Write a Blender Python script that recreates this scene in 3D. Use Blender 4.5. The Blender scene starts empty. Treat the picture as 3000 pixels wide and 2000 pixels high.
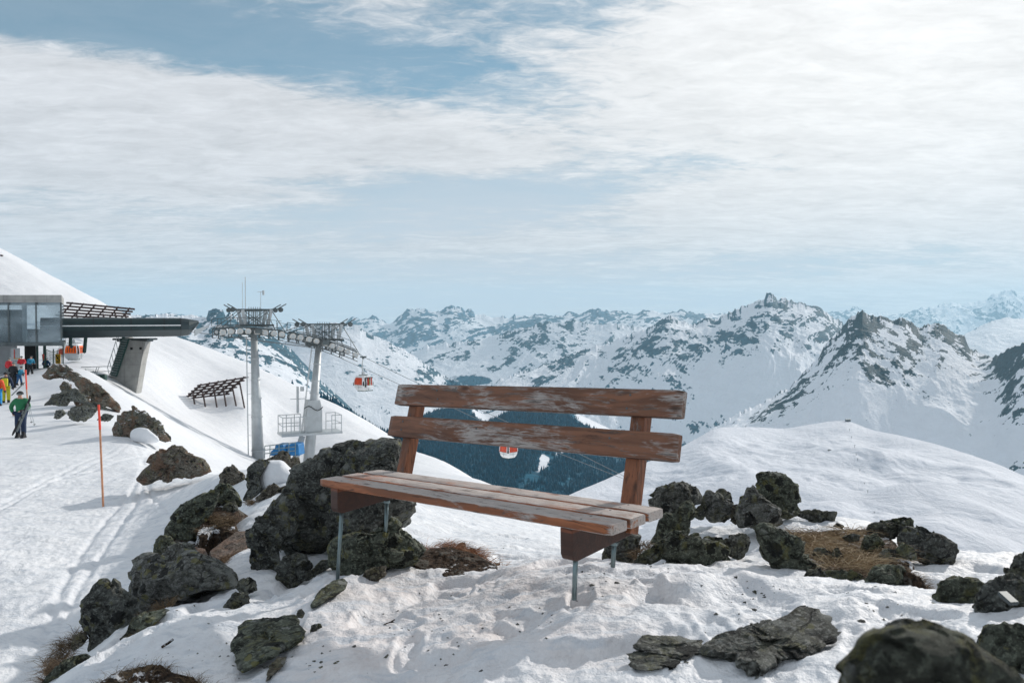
import bpy, bmesh, math, random
import numpy as np
from mathutils import Vector, Matrix, Euler
R=math.radians
S=bpy.context.scene
C=S.collection
# ------------------------------------------------------------ camera, sky, sun, exposure
F=2200.0; TH=math.atan2(50,F); CT,ST=math.cos(TH),math.sin(TH)
cam=bpy.data.objects.new('camera',bpy.data.cameras.new('camera')); C.objects.link(cam)
cam.location=(0,0,0); cam.rotation_euler=(math.pi/2-TH,0,0)
cam.data.sensor_width=36; cam.data.lens=36*F/3000
cam.data.clip_start=0.05; cam.data.clip_end=200000
cam.data.dof.use_dof=True; cam.data.dof.focus_distance=7; cam.data.dof.aperture_fstop=5.6
S.camera=cam
SUN_AZ,SUN_EL=45,26
sd=bpy.data.lights.new('sun','SUN'); sd.energy=3.3; sd.angle=R(1.2); sd.color=(1,.94,.875)
sun=bpy.data.objects.new('sun',sd); C.objects.link(sun)
sun.rotation_euler=(R(90-SUN_EL),0,math.pi-R(SUN_AZ)); sun.location=(0,0,60)
S.view_settings.view_transform='Standard'; S.view_settings.look='None'
S.view_settings.exposure=0.0; S.view_settings.gamma=1
S.render.engine='CYCLES'
S.cycles.use_denoising=True
S.cycles.max_bounces=6; S.cycles.diffuse_bounces=3; S.cycles.volume_bounces=1
S.cycles.transparent_max_bounces=12

class NT:
    """small node helper"""
    def __init__(s,tree): s.t=tree; s.n=tree.nodes; s.l=tree.links
    def new(s,ty,**k):
        n=s.n.new(ty)
        for a,b in k.items(): setattr(n,a,b)
        return n
    def put(s,v,sock):
        if v is None: return
        if isinstance(v,bpy.types.NodeSocket): s.l.new(v,sock)
        elif isinstance(v,bpy.types.Node): s.l.new(v.outputs[0],sock)
        else:
            if sock.type=='RGBA' and not isinstance(v,(int,float)) and len(v)==3: v=(*v,1)
            sock.default_value=v
    def math(s,op,a,b=None,c=None,clamp=False):
        n=s.new('ShaderNodeMath',operation=op); n.use_clamp=clamp
        s.put(a,n.inputs[0]); s.put(b,n.inputs[1])
        if c is not None: s.put(c,n.inputs[2])
        return n.outputs[0]
    def mix(s,f,a,b,mode='MIX'):
        n=s.new('ShaderNodeMix',data_type='RGBA',blend_type=mode)
        s.put(f,n.inputs[0]); s.put(a,n.inputs[6]); s.put(b,n.inputs[7]); return n.outputs[2]
    def noise(s,vec,scale,detail=4,rough=.5,dist=0,col=False):
        n=s.new('ShaderNodeTexNoise'); s.put(vec,n.inputs['Vector'])
        n.inputs['Scale'].default_value=scale; n.inputs['Detail'].default_value=detail
        n.inputs['Roughness'].default_value=rough; n.inputs['Distortion'].default_value=dist
        return n.outputs[1 if col else 0]
    def ramp(s,v,pts,interp='LINEAR'):
        n=s.new('ShaderNodeValToRGB'); n.color_ramp.interpolation=interp
        e=n.color_ramp.elements
        while len(e)>1: e.remove(e[-1])
        for i,(p,c) in enumerate(pts):
            x=e[0] if i==0 else e.new(p)
            x.position=p
            if isinstance(c,(int,float)): c=(c,c,c)
            x.color=(*c,1)
        s.put(v,n.inputs[0]); return n.outputs[0]
    def step(s,v,a,b,lo=0,hi=1):
        n=s.new('ShaderNodeMapRange',interpolation_type='SMOOTHSTEP')
        s.put(v,n.inputs[0])
        for i,x in enumerate((a,b,lo,hi)): n.inputs[i+1].default_value=x
        return n.outputs[0]
    def map(s,vec,scale=(1,1,1),rot=(0,0,0),loc=(0,0,0)):
        n=s.new('ShaderNodeMapping'); s.put(vec,n.inputs[0])
        n.inputs[1].default_value=loc; n.inputs[2].default_value=rot; n.inputs[3].default_value=scale
        return n.outputs[0]
    def bump(s,h,strength=.5,dist=.02,normal=None):
        n=s.new('ShaderNodeBump'); s.put(h,n.inputs['Height'])
        n.inputs['Strength'].default_value=strength; n.inputs['Distance'].default_value=dist
        if normal is not None: s.put(normal,n.inputs['Normal'])
        return n.outputs[0]

# world: Nishita sky seen through broken high cloud
W_=bpy.data.worlds.new('World'); S.world=W_; W_.use_nodes=True
W_.node_tree.nodes.clear(); w=NT(W_.node_tree)
sky=w.new('ShaderNodeTexSky',sky_type='NISHITA'); sky.sun_disc=False
sky.sun_elevation=R(SUN_EL); sky.sun_rotation=R(SUN_AZ); sky.altitude=2300; sky.air_density=1.0; sky.dust_density=.6; sky.ozone_density=2.5
tc=w.new('ShaderNodeTexCoord'); dirv=tc.outputs['Generated']
sx=w.new('ShaderNodeSeparateXYZ'); w.put(dirv,sx.inputs[0]); X,Y,Z=sx.outputs
AZ=w.math('DEGREES',w.math('ARCTAN2',X,Y)); EL=w.math('DEGREES',w.math('ARCSINE',Z))
def blob(px,py,sx_,sy_,wt,rot=0):
    a0=math.degrees(math.atan((px-1500)/F)); e0=math.degrees(math.atan((950-py)/F*math.cos(R(a0))))
    sa=math.degrees(sx_/F); se=math.degrees(sy_/F)
    da=w.math('SUBTRACT',AZ,a0); de=w.math('SUBTRACT',EL,e0)
    c,s_=math.cos(R(rot)),math.sin(R(rot))
    u=w.math('ADD',w.math('MULTIPLY',da,c),w.math('MULTIPLY',de,s_))
    v=w.math('SUBTRACT',w.math('MULTIPLY',de,c),w.math('MULTIPLY',da,s_))
    u=w.math('POWER',w.math('ABSOLUTE',w.math('DIVIDE',u,sa)),2); v=w.math('POWER',w.math('ABSOLUTE',w.math('DIVIDE',v,se)),2)
    return w.math('MULTIPLY',w.math('EXPONENT',w.math('MULTIPLY',w.math('ADD',u,v),-1)),wt)
zz=w.math('ADD',w.math('MAXIMUM',Z,0),.10)
cv=w.new('ShaderNodeCombineXYZ'); w.put(w.math('DIVIDE',X,zz),cv.inputs[0]); w.put(w.math('DIVIDE',Y,zz),cv.inputs[1])
n1=w.noise(w.map(cv,(.55,.9,1),(0,0,R(-18)),(3.1,1.7,0)),1.1,9,.62,.35)
n2=w.noise(w.map(cv,(.8,1.5,1),(0,0,R(-25)),(7.3,2.2,0)),3.2,7,.66,.5)
n4=w.noise(w.map(cv,(1,1.9,1),(0,0,R(-20)),(5.3,4.2,0)),9.0,6,.66,.8)
n3=w.noise(w.map(cv,(.4,2.2,1),(0,0,R(-8)),(1.3,9.2,0)),2.0,6,.55,.3)
BL=[ # px,py,sx,sy,weight,rot   (coverage)
 (150,40,800,95,-.75,-4),(1100,150,650,120,-.24,-14),(1750,60,330,150,-.10,-20),
 (1500,575,620,80,-.55,3),(2050,700,900,26,.22,2),(600,560,700,30,.16,-2),(700,640,600,60,-.06,2),(2500,760,900,45,-.16,0),(900,800,1600,60,-.06,0),(1500,890,2500,45,-.14,0),
 (2500,250,900,330,.42,-8),(300,330,700,190,.36,4),(1100,420,700,100,.32,-4),(2250,600,600,70,.34,-6),(2700,850,480,13,.75,-3),(2850,812,260,7,.6,-1),(1000,720,800,40,.12,2),
 (-900,400,900,900,.2,0),(3900,400,900,900,.3,0)]
cov=.16
for b in BL: cov=w.math('ADD',cov,blob(*b))
nn=w.math('ADD',w.math('ADD',w.math('MULTIPLY',n1,.9),w.math('MULTIPLY',n2,.62)),w.math('ADD',w.math('MULTIPLY',n3,.22),w.math('MULTIPLY',w.math('SUBTRACT',n4,.5),.52)))
dens=w.step(w.math('ADD',nn,cov),.80,1.22)
glow=w.math('ADD',w.math('ADD',blob(2650,150,1000,500,.44,-10),blob(300,420,900,220,.05)),w.math('ADD',w.math('MULTIPLY',w.math('SUBTRACT',n2,.5),.75),w.math('MULTIPLY',w.math('SUBTRACT',n4,.5),.45)))
cb=w.math('ADD',w.math('ADD',7.3,w.math('MULTIPLY',glow,7)),w.math('MULTIPLY',dens,.8))
ccol=w.mix(blob(2650,150,1200,600,1),(.945,.96,1.0),(1,.995,.985))
ccol=w.mix(1.0,ccol,w.new('ShaderNodeCombineColor'),'MULTIPLY') if False else ccol
vm=w.new('ShaderNodeVectorMath',operation='SCALE'); w.put(ccol,vm.inputs[0]); w.put(cb,vm.inputs['Scale'])
# thin milky veil over the blue
veil=w.math('ADD',w.math('ADD',.20,w.step(EL,17,0,0,.70)),w.math('ADD',w.math('MULTIPLY',n2,.25),w.math('MULTIPLY',blob(1500,560,900,200,1),.25)),clamp=True)
vcol=(7.05,7.45,8.1)
s1=w.mix(veil,w.mix(1.0,sky.outputs[0],(.30,1.05,.98),'MULTIPLY'),vcol)
s2=w.mix(dens,s1,vm.outputs[0])
bg=w.new('ShaderNodeBackground'); w.put(s2,bg.inputs[0]); bg.inputs[1].default_value=.090
wo=w.new('ShaderNodeOutputWorld'); w.l.new(bg.outputs[0],wo.inputs[0])

# ------------------------------------------------------------ helpers
def U(px,py): # world ray per unit forward depth: (x/d, z/d)
    up=(1000-py)/F; k=CT+up*ST
    return ((px-1500)/F/k,(-ST+up*CT)/k)
def W(px,py,d):
    a,b=U(px,py); return Vector((a*d,d,b*d))
def wset(o,**k):
    for a,b in k.items():
        if b: o[a]=b
    return o
def tag(o,label=None,cat=None,group=None,kind=None): return wset(o,label=label,category=cat,group=group,kind=kind)
def link(name,me,mat,parent=None):
    o=bpy.data.objects.new(name,me); C.objects.link(o)
    if mat is not None:
        me.materials.clear(); me.materials.append(mat)
    if parent is not None: o.parent=parent
    return o
def empty(name,loc=(0,0,0),rot=(0,0,0)):
    o=bpy.data.objects.new(name,None); C.objects.link(o); o.location=loc; o.rotation_euler=rot; o.empty_display_size=.2
    return o
def np_mesh(name,v,f,smooth=True,attrs=None):
    me=bpy.data.meshes.new(name); v=np.asarray(v,np.float32); f=np.asarray(f,np.int32)
    me.vertices.add(len(v)); me.vertices.foreach_set('co',v.ravel())
    k=f.shape[1]; me.loops.add(f.size); me.loops.foreach_set('vertex_index',f.ravel())
    me.polygons.add(len(f)); me.polygons.foreach_set('loop_start',np.arange(0,f.size,k,dtype=np.int32))
    me.update(calc_edges=True)
    me.polygons.foreach_set('use_smooth',np.full(len(f),smooth))
    if attrs:
        for a,b in attrs.items():
            at=me.attributes.new(a,'FLOAT','POINT'); at.data.foreach_set('value',np.asarray(b,np.float32).ravel())
    me.validate(); return me
def grid_faces(nr,nc):
    i=np.arange(nr-1)[:,None]*nc+np.arange(nc-1)[None]
    return np.stack([i,i+1,i+nc+1,i+nc],-1).reshape(-1,4)
class MB:
    """mesh builder in world or local coordinates"""
    def __init__(s): s.v=[]; s.f=[]
    def add(s,v,f):
        k=len(s.v); s.v+= [tuple(x) for x in v]; s.f+=[tuple(i+k for i in q) for q in f]; return s
    def box(s,c,sz,M=None):
        hx,hy,hz=sz[0]/2,sz[1]/2,sz[2]/2
        v=[Vector((x*hx,y*hy,z*hz)) for z in(-1,1) for y in(-1,1) for x in(-1,1)]
        if M is not None: v=[M@p for p in v]
        v=[Vector(c)+p for p in v]
        return s.add(v,[(0,2,3,1),(4,5,7,6),(0,1,5,4),(2,6,7,3),(0,4,6,2),(1,3,7,5)])
    def bar(s,p,q,wd,ht=None,up=(0,0,1)):
        p,q=Vector(p),Vector(q); ht=ht or wd; y=(q-p); L=y.length; y.normalize()
        x=y.cross(Vector(up))
        if x.length<1e-3: x=y.cross(Vector((1,0,0)))
        x.normalize(); z=x.cross(y)
        M=Matrix((x,y,z)).transposed()
        return s.box((p+q)/2,(wd,L,ht),M)
    def tube(s,p,q,r,r2=None,n=8,cap=True):
        p,q=Vector(p),Vector(q); r2=r if r2 is None else r2
        y=(q-p).normalized(); x=y.orthogonal().normalized(); z=x.cross(y)
        v=[]
        for c,rr in((p,r),(q,r2)):
            for i in range(n):
                a=2*math.pi*i/n; v.append(c+x*math.cos(a)*rr+z*math.sin(a)*rr)
        f=[(i,(i+1)%n,n+(i+1)%n,n+i) for i in range(n)]
        if cap: f+=[tuple(range(n))[::-1],tuple(range(n,2*n))]
        return s.add(v,f)
    def path(s,pts,r,n=6):
        for a,b in zip(pts[:-1],pts[1:]): s.tube(a,b,r,n=n)
        return s
    def loft(s,secs,cap=True):
        n=len(secs[0]); v=[p for c in secs for p in c]; f=[]
        for k in range(len(secs)-1):
            for i in range(n):
                j=(i+1)%n; f.append((k*n+i,k*n+j,(k+1)*n+j,(k+1)*n+i))
        if cap: f+=[tuple(range(n))[::-1],tuple(range((len(secs)-1)*n,len(secs)*n))]
        return s.add(v,f)
    def build(s,name,mat,parent=None,smooth=False,bevel=0,seg=2):
        me=bpy.data.meshes.new(name); me.from_pydata([tuple(x) for x in s.v],[],s.f)
        bm=bmesh.new(); bm.from_mesh(me); bmesh.ops.recalc_face_normals(bm,faces=bm.faces)
        if bevel: bmesh.ops.bevel(bm,geom=list(bm.edges),offset=bevel,segments=seg,affect='EDGES',profile=.6)
        bm.to_mesh(me); bm.free()
        if smooth:
            for p in me.polygons: p.use_smooth=True
        me.update()
        return link(name,me,mat,parent)
# numpy noise
def _h(ix,iy,iz):
    with np.errstate(over='ignore'):
        h=(ix.astype(np.uint32)*np.uint32(374761393)+iy.astype(np.uint32)*np.uint32(668265263)+iz.astype(np.uint32)*np.uint32(2147483647-1103515245))
        h=(h^(h>>np.uint32(13)))*np.uint32(1274126177); h=h^(h>>np.uint32(16))
        h=h*np.uint32(2246822519); h=h^(h>>np.uint32(15))
    return h.astype(np.float64)/4294967295.0
def vn(x,y,z=None):
    z=np.zeros_like(x) if z is None else z
    ix,iy,iz=np.floor(x),np.floor(y),np.floor(z); fx,fy,fz=x-ix,y-iy,z-iz
    ix,iy,iz=ix.astype(np.int64),iy.astype(np.int64),iz.astype(np.int64)
    s=lambda t:t*t*t*(t*(t*6-15)+10)
    fx,fy,fz=s(fx),s(fy),s(fz); r=0
    flat=not np.any(fz)
    for dz in ((0,) if flat else (0,1)):
        wz=fz if dz else 1-fz
        a=_h(ix,iy,iz+dz)*(1-fx)+_h(ix+1,iy,iz+dz)*fx; b=_h(ix,iy+1,iz+dz)*(1-fx)+_h(ix+1,iy+1,iz+dz)*fx
        r=r+(a*(1-fy)+b*fy)*wz
    return r
def fbm(x,y,z=None,o=5,g=.5,ridged=False,lac=2.03):
    r=0;a=1;t=0
    for i in range(o):
        n=vn(x,y,z)
        if ridged: n=1-np.abs(2*n-1)
        r=r+a*n; t+=a; a*=g
        x=x*lac+17.3*(i+1); y=y*lac-9.1*(i+1)
        # rotate between octaves
        x,y=x*.8-y*.6,x*.6+y*.8
        if z is not None: z=z*lac+3.7*(i+1)
    return r/t
def sstep(v,a,b):
    t=np.clip((v-a)/(b-a),0,1); return t*t*(3-2*t)

# ------------------------------------------------------------ materials
def mat(name):
    m=bpy.data.materials.new(name); m.use_nodes=True; n=NT(m.node_tree)
    b=m.node_tree.nodes['Principled BSDF']; n.b=b; n.tc=n.new('ShaderNodeTexCoord')
    return m,n
def out(n,col=None,rough=None,normal=None,metal=None,spec=None):
    b=n.b
    if col is not None: n.put(col,b.inputs['Base Color'])
    if rough is not None: n.put(rough,b.inputs['Roughness'])
    if normal is not None: n.put(normal,b.inputs['Normal'])
    if metal is not None: b.inputs['Metallic'].default_value=metal
    if spec is not None: b.inputs['Specular IOR Level'].default_value=spec
def m_plain(name,col,rough=.5,metal=0,var=.12,scale=3,bump=0):
    m,n=mat(name); v=n.noise(n.tc.outputs['Object'],scale,5,.6)
    c=n.mix(n.step(v,.3,.7),[x*(1-var) for x in col],[min(1,x*(1+var)) for x in col])
    out(n,c,rough,n.bump(n.noise(n.tc.outputs['Object'],scale*9,3),bump,.01) if bump else None,metal)
    return m
def geo_pos(n): return n.new('ShaderNodeNewGeometry').outputs['Position']
def m_snow():
    m,n=mat('packed snow'); P=geo_pos(n)
    at=n.new('ShaderNodeAttribute',attribute_name='dirt').outputs['Fac']
    pk=n.new('ShaderNodeAttribute',attribute_name='near').outputs['Fac']
    f1=n.noise(P,2.2,6,.6); f2=n.noise(P,16,5,.6); f3=n.noise(n.map(P,(1,1,1),(0,0,.4)),60,3,.6)
    base=n.mix(n.step(f1,.35,.7),(.74,.76,.79),(.82,.83,.845))
    pink=n.mix(n.step(f2,.3,.7),(.66,.615,.605),(.78,.75,.745))
    c=n.mix(n.math('MULTIPLY',at,n.step(f1,.30,.62)),base,pink)
    # scraped grey ice patches and specks of soil
    f4=n.noise(n.map(P,(.55,1.6,1),(0,0,.7)),7,5,.62)
    ice=n.math('MULTIPLY',n.step(f4,.50,.64),n.math('MULTIPLY',pk,.75))
    c=n.mix(ice,c,(.58,.62,.67))
    sp=n.noise(P,34,2,.5); sp2=n.noise(P,3.0,3,.6)
    spk=n.math('MULTIPLY',n.math('MULTIPLY',n.step(sp,.735,.77),n.step(sp2,.50,.62)),n.math('MULTIPLY',pk,n.math('ADD',at,.25)))
    c=n.mix(spk,c,(.09,.07,.055))
    h=n.math('ADD',n.math('MULTIPLY',f2,1.0),n.math('MULTIPLY',f3,.35))
    b1=n.bump(h,.60,.035)
    big=n.noise(n.map(P,(.25,.9,1),(0,0,.5)),.9,6,.6)
    b2=n.bump(big,.5,.25,b1)
    out(n,c,.55,b2,spec=.25)
    n.b.inputs['Subsurface Weight'].default_value=0
    return m
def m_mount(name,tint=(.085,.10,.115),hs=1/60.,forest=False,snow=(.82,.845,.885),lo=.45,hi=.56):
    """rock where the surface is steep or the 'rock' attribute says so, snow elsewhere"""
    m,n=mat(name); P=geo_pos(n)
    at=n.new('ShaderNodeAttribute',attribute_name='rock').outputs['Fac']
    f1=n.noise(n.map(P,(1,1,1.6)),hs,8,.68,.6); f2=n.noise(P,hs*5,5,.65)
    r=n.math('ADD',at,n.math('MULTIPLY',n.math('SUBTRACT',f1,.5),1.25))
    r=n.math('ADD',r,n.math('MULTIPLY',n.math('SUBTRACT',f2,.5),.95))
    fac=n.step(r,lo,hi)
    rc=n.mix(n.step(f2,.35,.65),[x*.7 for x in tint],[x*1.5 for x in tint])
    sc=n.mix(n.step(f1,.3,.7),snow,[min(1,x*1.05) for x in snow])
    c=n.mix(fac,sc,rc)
    if forest:
        fo=n.new('ShaderNodeAttribute',attribute_name='forest').outputs['Fac']
        g=n.noise(P,hs*2.2,7,.7); g2=n.noise(n.map(P,(1,.25,1),(0,0,-.5)),hs*.9,6,.7)
        q=n.math('ADD',fo,n.math('MULTIPLY',n.math('SUBTRACT',g,.5),.9)); q=n.math('ADD',q,n.math('MULTIPLY',n.math('SUBTRACT',g2,.5),.7))
        c=n.mix(n.step(q,.42,.52),c,n.mix(n.step(f2,.4,.6),(.0005,.070,.12),(.001,.11,.18)))  # forest ground takes the same haze teal in its colour
    h=n.math('ADD',f1,n.math('MULTIPLY',f2,.3))
    out(n,c,.75,n.bump(h,.6,1/hs*.22),spec=.15)
    return m
def m_rock(name,base=(.23,.24,.215),lichen=.5,snowy=0,warm=0,scale=1,yel=(.26,.25,.10)):
    m,n=mat(name); P=n.map(n.tc.outputs['Object'],(scale,)*3)
    W3=n.mix(.10,P,n.noise(P,5,4,.6,0,True))
    f1=n.noise(P,2.2,8,.65,.4); f2=n.noise(n.map(P,(1,1,2.2),(.5,.3,0)),13,9,.75,.3); f3=n.noise(P,60,5,.7)
    vo=n.new('ShaderNodeTexVoronoi',feature='DISTANCE_TO_EDGE'); n.put(n.map(W3,(1,1,1.7),(.6,.2,0)),vo.inputs['Vector']); vo.inputs['Scale'].default_value=4.2
    crack=n.step(vo.outputs['Distance'],0,.022)
    crack=n.math('MAXIMUM',crack,n.step(f1,.40,.56))
    c=n.mix(n.step(f1,.35,.65),[x*.6 for x in base],[x*1.25 for x in base])
    c=n.mix(n.step(f2,.37,.60),[x*.22 for x in base],c)
    c=n.mix(n.math('MULTIPLY',n.step(f3,.50,.62),.55),c,[min(.5,x*2.2) for x in base])
    def spots(sc,loc,thr):
        v=n.new('ShaderNodeTexVoronoi'); n.put(n.map(W3,loc=loc),v.inputs['Vector']); v.inputs['Scale'].default_value=sc
        q=n.math('ADD',v.outputs['Distance'],n.math('MULTIPLY',n.math('SUBTRACT',f3,.5),.55))
        ms=n.noise(n.map(P,loc=loc),2.6,3,.6)
        return n.math('MULTIPLY',n.step(q,thr,thr-.06),n.step(ms,.47,.55))
    c=n.mix(n.math('MULTIPLY',spots(13,(2,5,1),.36),min(1,lichen*1.2)),c,(.37,.385,.36))
    c=n.mix(n.math('MULTIPLY',spots(17,(7,1,4),.37),min(1,lichen)),c,yel)
    c=n.mix(n.math('MULTIPLY',n.math('MULTIPLY',n.step(n.noise(n.map(P,loc=(4,2,8)),3.3,8,.72,.6),.55,.63),n.step(f3,.42,.55)),lichen*.8),c,[x*.75 for x in yel])
    c=n.mix(n.math('MULTIPLY',spots(10,(1,9,3),.34),.85),c,(.016,.018,.019))
    if warm: c=n.mix(n.math('MULTIPLY',n.step(n.noise(n.map(P,loc=(1,7,3)),2.1,7,.65,.6),.47,.58),warm),c,(.25,.14,.09))
    c=n.mix(crack,[x*.22 for x in base],c)
    h=n.math('ADD',n.math('ADD',n.math('MULTIPLY',f2,.9),n.math('MULTIPLY',f3,.22)),n.math('MULTIPLY',crack,.35))
    if snowy:
        nz=n.new('ShaderNodeSeparateXYZ'); n.put(n.new('ShaderNodeNewGeometry').outputs['Normal'],nz.inputs[0])
        sf=n.math('ADD',nz.outputs[2],n.math('MULTIPLY',n.math('SUBTRACT',f1,.5),1.3))
        sf=n.math('ADD',sf,n.math('MULTIPLY',n.math('SUBTRACT',f2,.5),.6))
        c=n.mix(n.step(sf,1-snowy,1.06-snowy),c,(.82,.84,.87))
    out(n,c,.85,n.bump(h,1.0,.07/scale),spec=.2)
    return m
def m_wood(name,wear=.5,paint=(.235,.095,.048),pale=(.46,.42,.39),ax='x',dark=1,scale=1,edge_dark=.0645,updir=None):
    m,n=mat(name); O=n.tc.outputs['Object']
    inf=n.new('ShaderNodeObjectInfo'); cb=n.new('ShaderNodeCombineXYZ')
    n.put(n.math('MULTIPLY',inf.outputs['Random'],37.),cb.inputs[0]); n.put(n.math('MULTIPLY',inf.outputs['Random'],11.),cb.inputs[1])
    vm=n.new('ShaderNodeVectorMath',operation='ADD'); n.put(O,vm.inputs[0]); n.put(cb,vm.inputs[1]); P=vm.outputs[0]
    st={'x':(.055,1,1),'z':(1,1,.055)}[ax]
    # wandering grain: rings distorted around knots
    wob=n.noise(n.map(P,{'x':(.9,3,3),'z':(3,3,.9)}[ax]),2.2,3,.5,0,True)
    G=n.mix(.10,P,wob)
    gr=n.noise(n.map(G,st),95,4,.62,.25); gr2=n.noise(n.map(G,st),28,3,.55,.3); fib=n.noise(n.map(P,{'x':(.02,1,1),'z':(1,1,.02)}[ax]),330,3,.6)
    vo=n.new('ShaderNodeTexVoronoi'); n.put(n.map(P,{'x':(.42,1,1),'z':(1,1,.42)}[ax]),vo.inputs['Vector']); vo.inputs['Scale'].default_value=8
    knot=n.step(vo.outputs['Distance'],.03,.16)
    pn=n.noise(n.map(P,{'x':(.35,1,1),'z':(1,1,.35)}[ax]),9,7,.65,.5); big=n.noise(n.map(P,{'x':(.45,1,1),'z':(1,1,.45)}[ax]),3.2,4,.55,.2)
    c=n.mix(n.step(gr2,.34,.64),[x*.62 for x in paint],[x*1.18 for x in paint])
    c=n.mix(n.math('MULTIPLY',n.step(big,.44,.62),.55*dark),c,[x*.48 for x in paint])
    wv=n.math('ADD',n.math('ADD',n.math('MULTIPLY',pn,.55),n.math('MULTIPLY',big,.45)),n.math('MULTIPLY',n.math('SUBTRACT',gr,.5),.55))
    if updir is not None:
        sn=n.new('ShaderNodeSeparateXYZ'); n.put(O,sn.inputs[0])
        wv=n.math('ADD',wv,n.math('SUBTRACT',.06,n.math('MULTIPLY',n.step(n.math('ABSOLUTE',sn.outputs[2]),.060,.0645),.26)))
    wf=n.step(wv,.66-.30*wear,.80-.30*wear)
    palec=n.mix(n.step(fib,.35,.65),[x*.74 for x in pale],pale)
    c=n.mix(n.math('MULTIPLY',wf,.9),c,palec)
    c=n.mix(n.math('MULTIPLY',n.step(gr,.56,.66),.72),c,(.032,.018,.012))
    c=n.mix(n.math('MULTIPLY',n.math('SUBTRACT',1,knot),.85),c,(.05,.026,.016))
    if ax=='x':
        so=n.new('ShaderNodeSeparateXYZ'); n.put(O,so.inputs[0]); eg=n.math('ADD',n.math('ABSOLUTE',so.outputs[2]),n.math('MULTIPLY',n.math('SUBTRACT',pn,.5),.006))
        c=n.mix(n.math('MULTIPLY',n.step(eg,edge_dark-.005,edge_dark+.001),.8),c,(.035,.022,.018))  # long edges darkened so the gaps between boards stand out
    h=n.math('ADD',n.math('MULTIPLY',gr,.8),n.math('ADD',n.math('MULTIPLY',fib,.5),n.math('MULTIPLY',wf,.3)))
    out(n,c,n.mix(wf,(.42,)*3,(.75,)*3),n.bump(h,.5,.0035),spec=.35)
    return m
def m_concrete():
    m,n=mat('cast concrete'); O=n.tc.outputs['Object']
    f=n.noise(O,.8,7,.65,.4); g=n.noise(n.map(O,(2,2,.25)),1.3,6,.7)
    c=n.mix(n.step(f,.3,.7),(.30,.30,.29),(.42,.42,.40)); c=n.mix(n.math('MULTIPLY',n.step(g,.5,.7),.5),c,(.2,.2,.195))
    sp=n.new('ShaderNodeSeparateXYZ'); n.put(O,sp.inputs[0])
    for ax,per in((2,1.25),(0,1.9)):
        q=n.math('ABSOLUTE',n.math('SUBTRACT',n.math('FRACT',n.math('DIVIDE',sp.outputs[ax],per)),.5))
        c=n.mix(n.math('MULTIPLY',n.step(q,.02,.008),.45),c,(.14,.14,.14))
    out(n,c,.8,n.bump(n.noise(O,12,5),.3,.02)); return m
def m_grass(name,a,b):
    m,n=mat(name); inf=n.new('ShaderNodeAttribute',attribute_name='tone').outputs['Fac']
    c=n.mix(inf,a,b); out(n,c,.7); return m
def m_glass(name,col,alpha=.5,rough=.08,frost=0):
    m,n=mat(name); nt=m.node_tree
    d=n.b; d.inputs['Base Color'].default_value=(*col,1); d.inputs['Roughness'].default_value=rough; d.inputs['Specular IOR Level'].default_value=.6
    t=n.new('ShaderNodeBsdfTransparent'); t.inputs[0].default_value=(*[min(1,.35+x) for x in col],1)
    mx=n.new('ShaderNodeMixShader')
    if frost:
        sp=n.noise(n.map(n.tc.outputs['Object'],(.25,.25,.35)),1.0,4,.5,.3)
        n.put(n.step(sp,.35,.7,alpha*.6,min(1,alpha+frost)),mx.inputs[0])
    else: mx.inputs[0].default_value=alpha
    nt.links.new(t.outputs[0],mx.inputs[1]); nt.links.new(d.outputs[0],mx.inputs[2])
    nt.links.new(mx.outputs[0],nt.nodes['Material Output'].inputs[0])
    return m
def m_turf():
    m,n=mat('thawed turf'); P=geo_pos(n); a=n.noise(P,7,6,.65,.5); b=n.noise(P,38,5,.7); d=n.noise(P,3.1,5,.6)
    c=n.mix(n.step(b,.38,.62),(.022,.016,.012),(.085,.055,.036)); c=n.mix(n.math('MULTIPLY',n.step(a,.55,.62),.8),c,(.16,.15,.13))
    sn=n.step(n.math('ADD',d,n.math('MULTIPLY',n.math('SUBTRACT',b,.5),.35)),.565,.60)
    c=n.mix(sn,c,(.78,.80,.83)); out(n,c,.9,n.bump(n.math('ADD',b,a),1,.03),spec=.2); return m
M={}
M['snow']=m_snow()
M['mtn_far']=m_mount('far range',(.05,.135,.20),1/420.,lo=.34,hi=.48)  # rock tints of the ranges are blued for distance haze
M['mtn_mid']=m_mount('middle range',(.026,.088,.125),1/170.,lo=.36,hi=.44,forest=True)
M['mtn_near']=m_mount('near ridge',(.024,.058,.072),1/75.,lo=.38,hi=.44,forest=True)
M['plateau']=m_mount('snow plateau',(.05,.06,.065),1/60.,lo=.60,hi=.66,forest=True,snow=(.67,.695,.745))
M['tree']=m_plain('haze tinted conifer',(.0005,.085,.14),.9,0,.35,.05)  # teal of the valley haze mixed into the tree colour
M['rock']=m_rock('lichened gneiss')
M['rock_dark']=m_rock('dark gneiss',(.175,.185,.17),.5)
M['rock_moss']=m_rock('mossy gneiss',(.19,.21,.165),.8)
M['rock_grey']=m_rock('pale grey gneiss',(.31,.32,.29),.7)
M['rock_snow']=m_rock('snow dusted gneiss',(.17,.17,.145),.5,.20,.45,1.2)
M['rock_warm']=m_rock('rusty gneiss',(.22,.20,.165),.5,0,.6,1.2)
M['rock_brown']=m_rock('brown gravelly stone',(.18,.145,.125),.15,0,.3,3)
M['rock_near']=m_rock('close mossy boulder',(.11,.12,.095),.9,0,0,.9)
M['back_wood']=m_wood('worn painted plank',.66,(.205,.090,.050),(.50,.465,.44))
M['seat_wood']=m_wood('bleached seat plank',.92,(.34,.12,.050),(.55,.51,.48),edge_dark=.30,updir=1)
M['post_wood']=m_wood('brown stained post',.30,(.25,.095,.045),ax='z',dark=.6)
M['beam_wood']=m_wood('stained beam',.04,(.21,.066,.03),dark=.6)
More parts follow.
